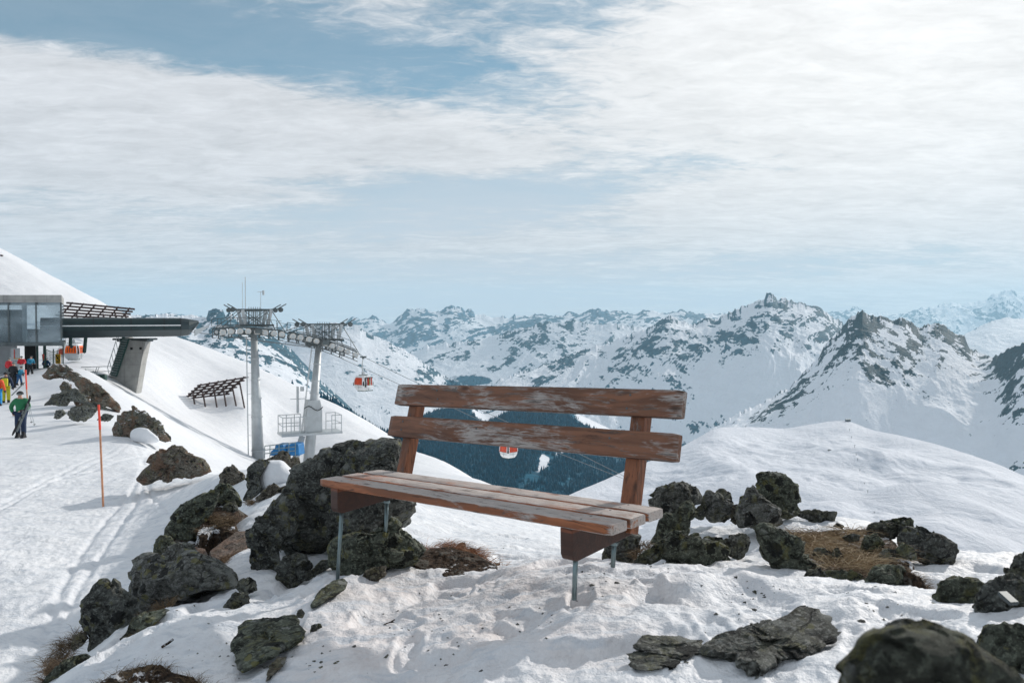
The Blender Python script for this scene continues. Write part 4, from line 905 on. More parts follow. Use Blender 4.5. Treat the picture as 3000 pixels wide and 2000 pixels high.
rock('6',[(2090,1020),(2150,930),(2250,900),(2352,920),(2470,1000),(2470,1300),(2250,1170),(2130,1080)],'dark green rock at the foot of the pile at the right edge','rock_moss',2.1,1.0,group=G2)
# outcrops by the piste
rock('1',[(330,945),(380,880),(430,865),(520,880),(600,940),(645,1000),(600,1010),(540,980),(480,950),(400,965)],'topmost snow dusted rock of the piste outcrop, below the orange cabin','rock_snow',43,.7,group=G3,rough=1.5)
rock('1',[(590,1010),(640,955),(700,990),(770,1040),(830,1100),(900,1150),(918,1200),(900,1220),(850,1180),(800,1160),(750,1170),(690,1120),(630,1090)],'long brown spine running down the right side of the piste outcrop','rock_warm',39,.7,group=G3,rough=1.4)
rock('1',[(340,1165),(400,1100),(470,1070),(540,1040),(600,1060),(650,1120),(650,1165),(570,1120),(500,1150),(420,1160)],'dark wedge at the left of the piste outcrop','rock_dark',36,.6,group=G3,rough=1.4)
rock('1',[(455,1025),(490,985),(545,1015),(540,1075),(480,1070)],'small rusty rock in the middle of the piste outcrop','rock_snow',40,.7,group=G3,rough=1.4)
rock('1',[(600,1180),(560,1120),(600,1080),(680,1110),(720,1180),(660,1200)],'brown block low in the middle of the piste outcrop','rock_snow',36.5,.7,group=G3,rough=1.3)
rock('1',[(410,1268),(430,1210),(480,1200),(500,1230),(450,1275)],'small round rock lowest on the left of the piste outcrop','rock',32,.8,group=G3)
rock('1',[(530,1270),(530,1190),(600,1180),(680,1180),(745,1210),(700,1250),(640,1280),(580,1285)],'broad grey rock at the lower end of the piste outcrop','rock',31,.7,group=G3,rough=1.3)
rock('1',[(645,1145),(740,1150),(840,1192),(780,1200),(700,1190)],'flat dark rock right of the broad grey one','rock_dark',34,.6,group=G3,rough=1.3)
rock('1',[(745,1280),(790,1235),(880,1245),(830,1288)],'small dark rock next to the near red tipped stake','rock_dark',30,.7,group=G3)
rock('1',[(870,1350),(890,1250),(950,1205),(1050,1200),(1120,1240),(1200,1290),(1250,1350),(1310,1455),(1220,1430),(1120,1380),(1050,1380),(1010,1420),(1000,1440),(940,1450),(880,1425)],'hooked outcrop with snow in its lap, right of the near red tipped stake','rock_snow',24.5,.6,group=G3,rough=1.3,fac=12)
rock('1',[(1000,1430),(1010,1360),(1070,1340),(1130,1350),(1200,1410),(1230,1440),(1120,1460)],'white snow lap inside the hooked outcrop','snow',23.8,.5,cat='snow drift',name='snow_drift',rough=.3)

# soil mounds and dry grass
def grass(reg,poly,d0,d1,n,mt,label,h=(.04,.10),sd_=1,lift=.0,lie=.5):
    ox,oy,sc=REG[reg]; P=[(ox+x/sc,oy+y/sc) for x,y in poly]; rs=random.Random(sd_)
    xs=[p[0] for p in P]; ys=[p[1] for p in P]
    def inside(x,y):
        c=False
        for i in range(len(P)):
            a,b=P[i],P[i-1]
            if (a[1]>y)!=(b[1]>y) and x<(b[0]-a[0])*(y-a[1])/(b[1]-a[1])+a[0]: c=not c
        return c
    V=[];Fc=[];tone=[];k=0
    tries=0
    cl=[(rs.uniform(min(xs),max(xs)),rs.uniform(min(ys),max(ys)),rs.uniform(0,6.28)) for _ in range(max(6,n//60))]
    while k<n and tries<n*8:
        tries+=1
        c=rs.choice(cl); x=c[0]+rs.gauss(0,.07)*(max(xs)-min(xs)); y=c[1]+rs.gauss(0,.10)*(max(ys)-min(ys))
        if not inside(x,y): continue
        f=(y-min(ys))/(max(ys)-min(ys)+1e-6); d=d1+(d0-d1)*f
        p=W(x,y,d)+Vector((0,0,lift-.015)); a=c[2]+rs.gauss(0,.9); hh=rs.uniform(*h); ln=rs.uniform(lie*.6,lie*1.6)
        dr=Vector((math.cos(a)*ln,math.sin(a)*ln,1)).normalized(); sd=dr.cross(Vector((rs.gauss(0,1),rs.gauss(0,1),.2))).normalized()*rs.uniform(.0007,.0014)*d/4
        m1=p+dr*hh*.55; tip=p+dr*hh+Vector((dr.x*.6,dr.y*.6,-.55))*hh*.55
        b=len(V); V+=[p-sd,p+sd,m1+sd*.8,m1-sd*.8,tip]; Fc+=[(b,b+1,b+2,b+3),(b+3,b+2,b+4,b+4)]
        t=rs.random(); tone+=[t]*5; k+=1
    me=bpy.data.meshes.new('dry_grass'); me.from_pydata([tuple(v) for v in V],[],[f if f[2]!=f[3] else f[:3] for f in Fc])
    at=me.attributes.new('tone','FLOAT','POINT'); at.data.foreach_set('value',tone)
    o=link('dry_grass',me,M[mt]); tag(o,label,'grass',kind='stuff'); return o
mp=[(600,1100),(650,1050),(720,1005),(840,995),(1000,1045),(1080,1085),(1130,1115),(1100,1165),(1040,1195),(900,1200),(800,1175),(700,1130)]
mound('3',mp,4.5,5.05,'brown soil mound with dry grass under the seat')
grass('3',mp,4.55,5.1,3600,'dryred','rusty dry grass on the mound under the bench seat',(.05,.16),1,.02,1.9)
grass('3',[(1070,1190),(1110,1140),(1180,1110),(1240,1150),(1265,1175),(1180,1190)],4.55,4.65,420,'dryred','little orange grass tuft right of the soil mound',(.05,.10),2,0,1.0)
gp=[(1000,372),(1180,385),(1300,375),(1480,360),(1500,400),(1480,470),(1640,470),(1750,560),(1640,565),(1500,640),(1400,620),(1240,615),(1160,560),(1060,430)]
mound('6',[(980,380),(1180,380),(1300,370),(1480,362),(1640,420),(1760,560),(1660,600),(1500,660),(1400,640),(1240,630),(1160,600),(1020,480)],3.6,4.75,'stony soil bank with dry grass right of the bench')
grass('6',gp,3.62,4.7,3000,'dry','tangled dry grass between the stones right of the bench',(.05,.16),3,.0,2.2)
grass('6',[(1700,600),(1750,620),(1820,690),(1790,770),(1700,745)],3.45,3.75,900,'dry2','dark grass clump right of the yellow green block',(.03,.08),4,0,1.2)
rock('6',[(1690,610),(1750,625),(1810,690),(1780,775),(1690,750)],'dark soil clod right of the yellow green block','turf',3.5,.8,cat='soil mound',name='soil_mound')
tf=[(560,1640),(640,1568),(720,1500),(860,1470),(1000,1440),(1100,1460),(1160,1520),(1300,1530),(1400,1600),(1380,1700),(700,1700)]
mound('4',tf,2.65,3.2,'black turf hump at the bottom edge left of centre',h=.09)
grass('4',tf,2.7,3.1,2600,'dry2','dark grass on the black turf hump at the bottom edge',(.03,.09),5,0,1.1)
mound('4',[(1285,600),(1300,550),(1340,485),(1400,480),(1500,505),(1555,500),(1540,590),(1480,575),(1400,560),(1330,615)],5.9,6.4,'brown turf bank behind the long slanting rock',h=.06)
grass('4',[(1290,570),(1340,480),(1400,475),(1500,495),(1555,495),(1535,585),(1480,560),(1400,545),(1330,600)],6.0,6.3,900,'dry2','brown grass on the turf bank behind the long slanting rock',(.05,.11),6,0,1.0)
grass('4',[(1390,760),(1470,735),(1560,700),(1620,700),(1600,750),(1500,790),(1430,790)],5.3,5.5,520,'dry','pale dry grass below the flat gravelly slab',(.05,.11),7,0,1.8)
grass('4',[(260,1430),(330,1380),(450,1250),(560,1215),(580,1260),(480,1370),(360,1450),(300,1500)],4.2,4.5,700,'dry2','tufts along the left rim of the knoll',(.05,.13),8,0,1.2)
grass('4',[(200,1560),(300,1480),(420,1420),(360,1500),(290,1568)],3.8,4.1,420,'dry','dry grass in the bottom left corner',(.05,.12),9,0,1.2)
grass('4',[(920,1290),(910,1190),(960,1150),(1030,1120),(1000,1200),(960,1290)],3.95,4.1,420,'dry','red brown tuft hanging from the low dark rim',(.05,.11),10,0,1.0)
grass('4',[(1030,1120),(1050,1060),(1120,1030),(1145,1060),(1080,1110)],4.3,4.4,260,'dry2','grass at the right foot of the broad boulder',(.05,.10),11,0,1.0)
grass('4',[(1600,410),(1640,380),(1760,370),(1860,320),(1890,310),(1850,360),(1700,400)],8,8.3,420,'dry2','grass below the flat layered slab',(.06,.13),12,0,1.2)
grass('6',[(220,560),(300,470),(250,440),(190,520),(190,560)],4.0,4.2,300,'dry2','brown grass by the rear right bench leg',(.04,.09),13,0,1.3)
grass('6',[(0,650),(40,600),(110,590),(60,640)],4.2,4.4,160,'dry2','withered grass behind the front right bench leg',(.03,.06),14,0,1.3)
# specks and twigs lying on the snow
def twig(px,py,dx,dy,r,label):
    a=GP(px,py)+Vector((0,0,.006)); d=a.y
    pts=[a+Vector((dx*f*d/F,(random.random()-.5)*.01,-dy*f*d/F+ (random.random()-.4)*.004)) for f in (0,.35,.6,1)]
    tag(MB().path(pts,r).build('twig',M['turf']),label,'twig')
random.seed(4)
twig(1127,1830,30,-11,.003,'short black twig on the snow in front of the bench'); twig(474,1898,34,-22,.006,'grey twig on the snow right of the egg shaped boulder')
# wooden plank end and board lying on the right pile
o=MB().bar(W(2935,1735,2.35),W(2972,1768,2.3),.030,.012).build('board_scrap',M['steel_dk'],None,bevel=.002); tag(o,'pale blue grey metal scrap stuck in the dark pile at the right edge','scrap')

def shade_boulder(c,sz,label,mt,sd_):  # boulders outside the view, added to throw shade over the right foreground
    v,f=ICO[5]; v=v.copy(); rs=np.random.RandomState(sd_)
    for _ in range(16):
        n=rs.normal(size=3); n/=np.linalg.norm(n); e=v@n-rs.uniform(.6,.85); v-=np.where(e>0,e,0)[:,None]*n*.9
    u=v*1.6+sd_; v=v*(1+(fbm(u[:,0],u[:,1],u[:,2],o=5)-.5)*.35)[:,None]; v=v*np.array(sz)
    o=link('rock',np_mesh('rock',v,f,True),M[mt]); o.location=c; tag(o,label,'rock',G2)
shade_boulder((6.5,6.2,-.35),(1.05,1.1,1.75),'unseen tall outcrop added outside the right edge to shade the bench end','rock_dark',3)
shade_boulder((4.6,4.0,-.6),(.9,1.0,1.25),'unseen lower outcrop added outside the right edge to shade the foreground','rock_dark',5)
shade_boulder((3.3,1.5,-.7),(.8,.9,1.0),'unseen boulder added outside the bottom right corner to shade the foreground','rock_moss',8)

# crumbs of soil and rock chips trodden into the snow
rs=np.random.RandomState(3); V=[];Fc=[]
spots=[(1127,1830,160,60,40),(1500,1800,250,70,50),(700,1900,120,60,40),(2150,1880,250,60,40),(1900,1690,150,40,50),(1750,1700,60,30,40),(1350,1640,250,40,30),(2200,1740,80,40,50),(850,1950,120,40,60),(560,1830,90,60,20),(1300,1900,400,80,40),(450,1960,100,40,40),(2600,1780,120,50,30)]
for cx,cy,sx_,sy_,n_ in spots:
    for _ in range(n_):
        x,y=cx+rs.normal()*sx_*.6,cy+rs.normal()*sy_*.6
        if y>2040 or y<1600: continue
        p=GP(x,y); r=rs.uniform(.0025,.008)*(1.7 if rs.rand()<.08 else 1); b=len(V); q=rs.normal(size=(6,3))*.25+np.array([(1,0,0),(-1,0,0),(0,1,0),(0,-1,0),(0,0,.7),(0,0,-.7)])
        V+=[tuple(np.array(p)+k*r*np.array((1.3,1.3,1))) for k in q]
        Fc+=[(b+i,b+j,b+k) for i,j,k in((0,2,4),(2,1,4),(1,3,4),(3,0,4),(2,0,5),(1,2,5),(3,1,5),(0,3,5))]
tag(link('soil_crumbs',np_mesh('soil_crumbs',V,Fc,False),M['rock_dark']),'dark crumbs and chips scattered over the trodden snow','debris',kind='stuff')

mound('4',[(1000,1060),(960,820),(1080,600),(1200,430),(1400,350),(1590,410),(1480,560),(1380,680),(1380,780),(1250,800),(1150,900)],5.2,7.2,'strip of thawed soil along the row of rocks left of the bench',h=.05)
rock('6',[(735,330),(745,250),(775,240),(790,300),(775,350)],'little brown stone in the gap between squat grey stone and pale streaked rock','rock_warm',4.85,.9,group=G2)
rock('6',[(560,450),(600,420),(680,425),(700,470),(640,490),(580,480)],'low mossy stone behind the wide low rock','rock_moss',4.15,.8,group=G2)
rock('6',[(1140,650),(1160,600),(1230,590),(1250,640),(1200,670)],'small stone joining the striped slab to the lower rim rocks','rock',3.62,.8,group=G2)
rock('6',[(1640,490),(1680,450),(1740,480),(1760,540),(1700,560),(1650,540)],'middle sized stone in front of the large rounded far right rock','rock_moss',4.0,.9,group=G2)

grass('6',[(1060,420),(1180,400),(1400,390),(1480,430),(1560,560),(1480,640),(1380,600),(1250,600),(1160,540)],3.60,4.6,1500,'straw','pale straw lying over the stony soil bank',(.07,.20),31,.02,2.6)

# ------------------------------------------------------------ ropeway: the line runs right and slightly away from the station
K_=1.25; LD=Vector((.89,.46,0)).normalized(); LN=Vector((-.46,.89,0)).normalized() # along the line, towards the far rope
C0=Vector((-22.35*K_,66*K_,0)); GA=2.5*K_*.95
def onl(px,py,side=0):
    """point of the vertical plane through rope A (side -1), centre (0) or rope B (+1) seen at an image point"""
    a,b=U(px,py); o=C0+LN*GA*side
    # o + s*LD : x = a*y
    s=(a*o.y-o.x)/(LD.x-a*LD.y); y=o.y+s*LD.y
    return Vector((a*y,y,b*y))
def s_of(p): return (p-C0).dot(LD)
def R3(x,y): return (640+x/5.113,860+y/5.113)   # coordinates read off an enlargement
NEAR=[(0,590),(210,566),(400,562),(580,575),(760,590),(940,610),(1110,640),(1280,670),(1440,705),(1600,755),(1750,800),(1880,850),(2010,900),(2120,950)]
def rail(f,side):
    x=np.interp(f,np.linspace(0,1,len(NEAR)),[p[0] for p in NEAR]); y=np.interp(f,np.linspace(0,1,len(NEAR)),[p[1] for p in NEAR])
    return onl(*R3(x,y),side)
_ss=[s_of(rail(f,-1)) for f in np.linspace(0,1,60)]; _zs=[rail(f,-1).z for f in np.linspace(0,1,60)]
def tr(s,side,dz=0): # roller train point at distance s along the line
    p=C0+LN*GA*side+LD*s; return Vector((p.x,p.y,float(np.interp(s,_ss,_zs))+dz))
def towerobj(label,c_top,c_bot,w_top,w_bot,gx0,gx1,gy0,gy1,deck_y,s0,s1,rings,mast=False):
    top=onl(*c_top); bot=onl(*c_bot); d=top.y
    T_=empty('ropeway_tower',bot); tag(T_,label,'lift tower','towers of the gondola ropeway')
    B=Matrix.Translation(-bot)
    def part(m,name,mt,par=T_,**k):
        o=m.build(name,mt,None,**k)
        for v in o.data.vertices: v.co=v.co-bot
        o.parent=par; return o
    m=MB(); n=6
    m.tube(bot-Vector((0,0,1.5)),top,w_bot,w_top,n=28); part(m,'column',M['steel'],smooth=False)
    for p in T_.children[-1].data.polygons: p.use_smooth=len(p.vertices)==4
    for f in rings:
        p=bot.lerp(top,f); r=w_bot+(w_top-w_bot)*f; dr=(top-bot).normalized()*.05
        part(MB().tube(p-dr,p+dr,r+.05,n=28),'flange_ring',M['steel'])
    # head: crossarm, gantry, crossbar with sheave hooks
    z0=min(tr(s_of(top),-1).z,top.z)
    hw=GA+.5
    m=MB(); m.bar(top+LN*-hw+Vector((0,0,.35)),top+LN*hw+Vector((0,0,.35)),.7,.55); m.bar(top-LD*1.5+Vector((0,0,.1)),top+LD*1.5+Vector((0,0,.1)),.6,.5)
    part(m,'crossarm',M['steel_dk'])
    gl,gr=onl(gx0,gy1),onl(gx1,gy1); bl,br_=onl(gx0+9,deck_y),onl(gx1-9,deck_y)
    for side in(-1,1):
        off=LN*GA*.55*side
        for a,b in((bl,gl),(br_,gr)):
            m=MB(); a2=a+off; b2=b+off*1.0; m.bar(a2,a2.lerp(b2,1),.34,.26,up=LN); part(m,'gantry_post',M['steel'])
        m=MB(); m.bar(gl+off-LD*.6,gr+off+LD*.6,.20,.20); 
        m.bar(gl+off-LD*.5,gl+off-LD*1.5+Vector((0,0,.6)),.10); m.bar(gr+off+LD*.5,gr+off+LD*1.6+Vector((0,0,.65)),.10)
        m.tube(gl+off-LD*1.0-LN*.12,gl+off-LD*1.0+LN*.12,.26,n=14); m.tube(gr+off+LD*1.0-LN*.12,gr+off+LD*1.0+LN*.12,.26,n=14)
        part(m,'lifting_beam',M['steel_dk'])
    for side in(-1,1):
        off=LN*GA*.55*side
        for a,b in((gl+off,bl.lerp(br_,.8)+off),(gr+off,bl.lerp(br_,.2)+off),(gl+off,tr(s0,side,.25)),(gr+off,tr(s1,side,.25))): part(MB().bar(a,b,.065),'brace',M['steel_dk'])
    m=MB(); m.bar(bl-LD*.6-Vector((0,0,.1)),br_+LD*.6-Vector((0,0,.1)),GA*1.2,.22,up=(0,0,1))
    for f in np.linspace(0,1,9):
        for side in(-1,1):
            q=bl.lerp(br_,f)+LN*GA*.8*side; m.bar(q,q+Vector((0,0,1.5)),.045)
    for side in(-1,1):
        for h in(.75,1.45): m.bar(bl+LN*GA*.8*side+Vector((0,0,h)),br_+LN*GA*.8*side+Vector((0,0,h)),.045)
    for f in np.linspace(.25,.75,6): q=bl.lerp(br_,f); m.bar(q,q+Vector((0,0,1.9)),.05)
    part(m,'service_deck',M['steel_dk'])
    # roller trains with walkway on either side
    for side in(-1,1):
        ss=np.arange(s0,s1+.01,.5); 
        m=MB()
        for a,b in zip(ss[:-1],ss[1:]):
            m.bar(tr(a,side,.42),tr(b,side,.42),.16,.15); m.bar(tr(a,side,-.62),tr(b,side,-.62),.55,.05)
            m.bar(tr(a,side,.65)+LN*.5,tr(b,side,.65)+LN*.5,.7,.06); m.bar(tr(a,side,1.45)+LN*.8,tr(b,side,1.45)+LN*.8,.045); m.bar(tr(a,side,-.3)-LN*.28,tr(b,side,-.3)-LN*.28,.05)
        for a in ss[::2]:
            m.bar(tr(a,side,-.62),tr(a,side,.42),.07); m.bar(tr(a,side,.65)+LN*.8,tr(a,side,1.47)+LN*.8,.045)
            m.bar(tr(a,side,-.62)-LN*.28,tr(a,side,-.3)-LN*.28,.05)
        part(m,'walkway',M['steel_dk'])
    for side in(-1,1):
        k=0; s=s0+.4
        while s<s1-.2:
            c=tr(s,side)-LN*.12; m=MB(); m.tube(c-LN*.09,c+LN*.09,.315,n=20); o=part(m,'roller',M['wheel'] if side<0 else M['steel_dk'])
            m=MB(); m.tube(c-LN*.13,c+LN*.12,.20,n=12); 
            h=m.build('hub',M['steel'],None)
            for v in h.data.vertices: v.co=v.co-bot
            h.parent=o
            s+=.80 if k%2==0 else .92; k+=1
    # ladder with cage rings on the left of the column
    m=MB(); a=bot-LD*(w_bot+.35)+Vector((0,0,.3)); b=top-LD*(w_top+.45)-Vector((0,0,.3))
    for q in(-.2,.2): m.tube(a+LN*q,b+LN*q,.035,n=5)
    nn_=int((b-a).length/.45)
    for i in range(nn_): p=a.lerp(b,i/nn_); m.tube(p-LN*.2,p+LN*.2,.02,n=4)
    for i in range(0,nn_,5): p=a.lerp(b,i/nn_); m.tube(p,bot.lerp(top,i/nn_),.03,n=4)
    part(m,'ladder',M['steel'])
    if mast:
        for f,h,r in((.18,3.6,.04),(.08,3.0,.025),(.72,2.0,.03)):
            q=gl.lerp(gr,f); m=MB(); m.tube(q,q+Vector((0,0,h)),r,n=5)
            if f>.5:
                m.bar(q+Vector((-.35,0,h)),q+Vector((.35,0,h)),.05); m.tube(q+Vector((.3,0,h-.35)),q+Vector((.3,0,h+.15)),.12,n=8)
            part(m,'mast',M['steel'])
    return T_,part,bot,top
s1b=_ss[-1]; sm_=s_of(onl(838,990,-1))
t1,part1,b1,p1=towerobj('left lift tower with tall thin mast, upright grey column and ladder',(744,977),(757,1340),.34,.70,704,787,900,908,950,_ss[0],sm_,(.06,.33,.48,.63,.80),True)
t2,part2,b2,p2=towerobj('right lift tower, leaning column with railed cabinet platform',(934,1010),(898,1385),.34,.70,905,990,940,950,992,sm_+.3,s1b,(.30,.62,.72,.85))
# platform and cabinet of the right tower
pc=onl(912,1264); m=MB()
m.bar(pc-LD*3.5+Vector((0,0,-.1)),pc+LD*3.2+Vector((0,0,-.1)),2.9,.22); part2(m,'platform',M['steel'])
m=MB()
for s in (-3.4,-2.5,-1.6,-.9,2.0,3.1):
    for q in(-1.4,1.4):
        p=pc+LD*s+LN*q; m.tube(p,p+Vector((0,0,1.9)),.05,n=6)
for q in(-1.4,1.4):
    for h in(.95,1.9): m.tube(pc+LD*-3.4+LN*q+Vector((0,0,h)),pc+LD*-.9+LN*q+Vector((0,0,h)),.045,n=6); m.tube(pc+LD*2.0+LN*q+Vector((0,0,h)),pc+LD*3.1+LN*q+Vector((0,0,h)),.045,n=6)
for s in(-3.4,3.1):
    for h in(.95,1.9): m.tube(pc+LD*s+LN*-1.4+Vector((0,0,h)),pc+LD*s+LN*1.4+Vector((0,0,h)),.045,n=6)
part2(m,'railing',M['steel'])
m=MB(); q=[(-1.05,0),(-1.05,1.9),(-.75,3.6),(.85,3.6),(1.15,2.4),(1.15,0)]
m.loft([[pc+LD*(a*.8+.15)-LN*.8+Vector((0,0,b+.03)) for a,b in q],[pc+LD*(a*.8+.15)+LN*.8+Vector((0,0,b+.03)) for a,b in q]]); cab=part2(m,'cabinet',M['concrete'] if False else M['steel'])
m=MB(); pts=[pc+LD*(-1.0+.3*i)-LN*1.0+Vector((0,0,2.75+.28*math.sin(i*.95))) for i in range(8)]; m.path(pts,.05); part2(m,'cable_loop',M['black'])
m=MB(); a=pc-LD*1.5+Vector((0,0,2.2)); m.tube(a,a+Vector((0,0,3.0)),.14,n=8); m.bar(a+Vector((0,0,1.6))-LD*.8,a+Vector((0,0,1.6))+LD*.8,.08); m.box(a+LD*.5+Vector((0,0,2.7)),(.35,.3,.5)); part2(m,'signal_mast',M['steel'])
a=W(850,1375,b2.y-.3); m=MB(); q=pc-LD*1.0-Vector((0,0,.4)); m.bar(a-LN*.6-Vector((0,0,1)),q-LN*.6,.30,.35); m.bar(a+LN*.6-Vector((0,0,1)),q+LN*.6,.30,.35)
for i in range(12): f=i/12; m.bar(a.lerp(q,f)-LN*.6,a.lerp(q,f)+LN*.6,.08)
part2(m,'stair_strut',M['steel'])
# ropes
def ropeline(label,side,pts,s_from):
    P=[tr(_ss[0]-4,side,.33),tr(s_from,side,.33)]
    for px,py in pts: P.append(onl(px,py,side))
    tag(MB().path(P,.032,5).build('haul_rope',M['rope']),label,'rope','ropes of the gondola ropeway')
A_=[(1066,1046),(1200,1111),(1440,1215),(1700,1330),(1880,1420)]; B_=[(1001,1050),(1162,1122),(1330,1195),(1405,1230),(1620,1320),(1860,1415)]
ropeline('nearer rope falling behind the bench, carrying both cabins in the air',-1,A_,s1b)
ropeline('farther rope falling behind the bench without a cabin',1,B_,s1b-.5)
# gondola
def gondola(label,pos,rz,skis=True,hot=False,hang=1,group='cabins of the gondola ropeway',scale=1,dark=False):
    """pos = rope clamp; cabin hangs below"""
    root=empty('gondola_cabin',pos,(0,0,rz)); root.scale=(scale,)*3
    tag(root,label,'gondola',group)
    lv=[(-.0,.66),(.10,.74),(.35,.90),(.8,1.01),(1.05,1.03),(1.45,.99),(1.85,.86),(2.02,.76)]; H0=-4.75
    def ring(z,r,k=.80):
        pts=[]
        for cx,cy in((1,1),(-1,1),(-1,-1),(1,-1)):
            a=[(cx,cy*k),(cx*k,cy)] if cx*cy>0 else [(cx*k,cy),(cx,cy*k)]
            pts+=[Vector((x*r,y*r,H0+z)) for x,y in a]
        return pts
    lo=[l for l in lv if l[0]<=.85]; m=MB(); m.loft([ring(z,r) for z,r in lo]); m.build('lower_shell',M['white'] if not dark else M['steel'],root,bevel=.01,seg=1)
    m=MB(); m.loft([ring(1.85,.86),ring(2.02,.80),ring(2.10,.62)]); m.build('roof',M['white'],root,bevel=.01,seg=1)
    up=[(.85,1.012),(1.05,1.025),(1.45,.985),(1.86,.86)]
    for k in range(4):
        a=math.pi/2*k; Mz=Matrix.Rotation(a,3,'Z')
        def face(w,off,z0,z1):
            zz=[z for z in (z0,1.05,1.45,z1) if z0<=z<=z1]; rr=[np.interp(z,[l[0] for l in lv],[l[1] for l in lv]) for z in zz]
            v=[]
            for z,r in zip(zz,rr): v+=[Mz@Vector((-w*r,-(r+off),H0+z)),Mz@Vector((w*r,-(r+off),H0+z))]
            for z,r in zip(zz,rr): v+=[Mz@Vector((-w*r,-(r+off-.03),H0+z)),Mz@Vector((w*r,-(r+off-.03),H0+z))]
            n=len(zz); f=[(2*i,2*i+1,2*i+3,2*i+2) for i in range(n-1)]+[(2*n+2*i,2*n+2*i+2,2*n+2*i+3,2*n+2*i+1) for i in range(n-1)]
            f+=[(2*i,2*i+2,2*n+2*i+2,2*n+2*i) for i in range(n-1)]+[(2*i+1,2*n+2*i+1,2*n+2*i+3,2*i+3) for i in range(n-1)]
            f+=[(0,2*n,2*n+1,1),(2*n-2,2*n-1,4*n-1,4*n-2)]
            return MB().add(v,f)
        w_=face(.74,0,.86,1.84).build('window',M['orange_hot'] if hot else M['orange'],root)
        m=MB(); r0=1.0
        if hot:
            for sx in(-.42,-.12,.18,.5): m.add([Mz@Vector((sx+dx,-(y_),H0+z)) for dx,y_,z in ((-.05,1.055,.95),(.05,1.055,.95),(.04,1.0,1.62),(-.04,1.0,1.62),(-.05,1.03,.95),(.05,1.03,.95),(.04,.98,1.62),(-.04,.98,1.62))],[(0,1,2,3),(4,7,6,5),(0,4,5,1),(3,2,6,7),(0,3,7,4),(1,5,6,2)])
            m.build('passenger_shape',M['black'],w_)
        for sx in(-1,1):
            m=MB(); m.path([Mz@Vector((sx*.78*r*1.0,-(r*1.0),H0+z)) for z,r in up],.055); m.build('window_frame',M['white'],w_)
        m=MB(); m.box(Mz@Vector((-.93,-.93,H0+.95)),(.16,.16,.42),Mz); m.build('bumper',M['black'],root,bevel=.03)
        m=MB(); m.box(Mz@Vector((0,-.99,H0+.42)),(.03,.06,.75),Mz); m.box(Mz@Vector((0,-1.0,H0+.55)),(1.3,.05,.03),Mz); m.build('door_seam',M['steel'],root)
    m=MB(); m.box((0,0,H0+.0-.03),(1.15,1.15,.14)); m.build('underframe',M['dkgreen'],root)
    if skis:
        m=MB(); m.box((0,-1.03,H0+1.22),(1.5,.05,1.4)); rb=m.build('rack_panel',M['black'],root)
        m=MB(); m.box((.05,-1.17,H0+.60),(1.25,.22,.35)); rk=m.build('ski_rack',M['white'],root,bevel=.02)
        for i,(c,l) in enumerate((('white',1.15),('red jacket',1.0),('orange',1.25),('red jacket',1.1),('lime cuff',.95),('white',1.2),('orange',1.05),('red',1.2),('white',1.1))):
            x=-.50+i*.135; MB().bar((x,-1.17,H0+.62),(x+.04*((i%3)-1),-1.12,H0+.75+l*.9),.065,.03,up=(0,1,0)).build('ski',M[c],rk)
        m=MB(); m.box((0,-1.17,H0+.03),(1.3,.12,.10)); m.build('step',M['dkgreen'],rk)
    m=MB(); m.bar((-.9,0,H0+2.2),(.9,0,H0+2.2),.09,.06); m.bar((0,-.75,H0+2.17),(0,.75,H0+2.17),.09,.06); m.build('roof_rack',M['dkgreen'],root)
    m=MB(); m.box((0,0,H0+2.40),(.42,.32,.46)); m.build('suspension_box',M['steel'],root,bevel=.05)
    m=MB(); pts=[(0,0,0),(.02,.10,-.5),(.10,.30,-1.2),(.06,.25,-1.7),(0,0,-2.1),(0,0,H0+2.5)]
    Ri=Matrix.Rotation(-rz,3,'Z'); m.path([Vector(p) for p in pts],.075,8); m.build('hanger',M['steel'],root)
    m=MB(); m.bar(Ri@(LD*-.45),Ri@(LD*.45),.18,.2); m.box((0,0,-.12),(.25,.25,.3)); m.build('clamp',M['steel_dk'],root)
    return root
gp1=onl(1064,1045,-1); gp2=onl(1490,1241,-1)
gondola('red windowed cabin with skis in its rack, hanging right of the towers',gp1,R(58),scale=.80)
gondola('lower red windowed cabin showing beneath the back plank of the bench',gp2,R(42),skis=False,scale=.88)
gondola('glowing orange cabin parked under the dark station canopy',W(216,985,88)+Vector((0,0,1.4)),R(8),skis=False,hot=True,scale=.86,dark=True)
gondola('half hidden cabin just left of the glowing orange one',W(189,1000,95)+Vector((0,0,1.2)),R(20),skis=False,scale=.72)

# ------------------------------------------------------------ station
dA=74.0
def LP(px,py,side=0,s_off=0): return onl(px,py,side)
canopy=empty('station_canopy',onl(384,990,0)-Vector((0,0,0))); tag(canopy,'long dark green metal tube roof reaching out of the glass station','canopy')
def cpart(m,name,mt,par,root,**k):
    o=m.build(name,mt,None,**k)
    for v in o.data.vertices: v.co=v.co-root.location
    o.parent=par; return o
sL,sN,sT=s_of(onl(120,960,-1)),s_of(onl(528,960,-1)),s_of(onl(582,940,-1))
zt0,zb0=onl(185,931,-1).z,onl(185,991,-1).z
zt1,zb1=onl(528,931,-1).z,onl(528,985,-1).z
hw=GA+.9
def csec(s,sc=1,zt=None,zb=None,w=1):
    f=(s-sL)/(sN-sL); a=zt0+(zt1-zt0)*f if zt is None else zt; b=zb0+(zb1-zb0)*f if zb is None else zb
    prof=[(-1,.36),(-1.0,.60),(-.97,.82),(-.90,.95),(-.80,1.0),(.80,1.0),(.90,.95),(.97,.82),(1,.6),(1,.36),(.72,0),(-.72,0)]
    c=C0+LD*s
    return [Vector((c.x,c.y,0))+LN*(q*hw*w)+Vector((0,0,b+(a-b)*r)) for q,r in prof]
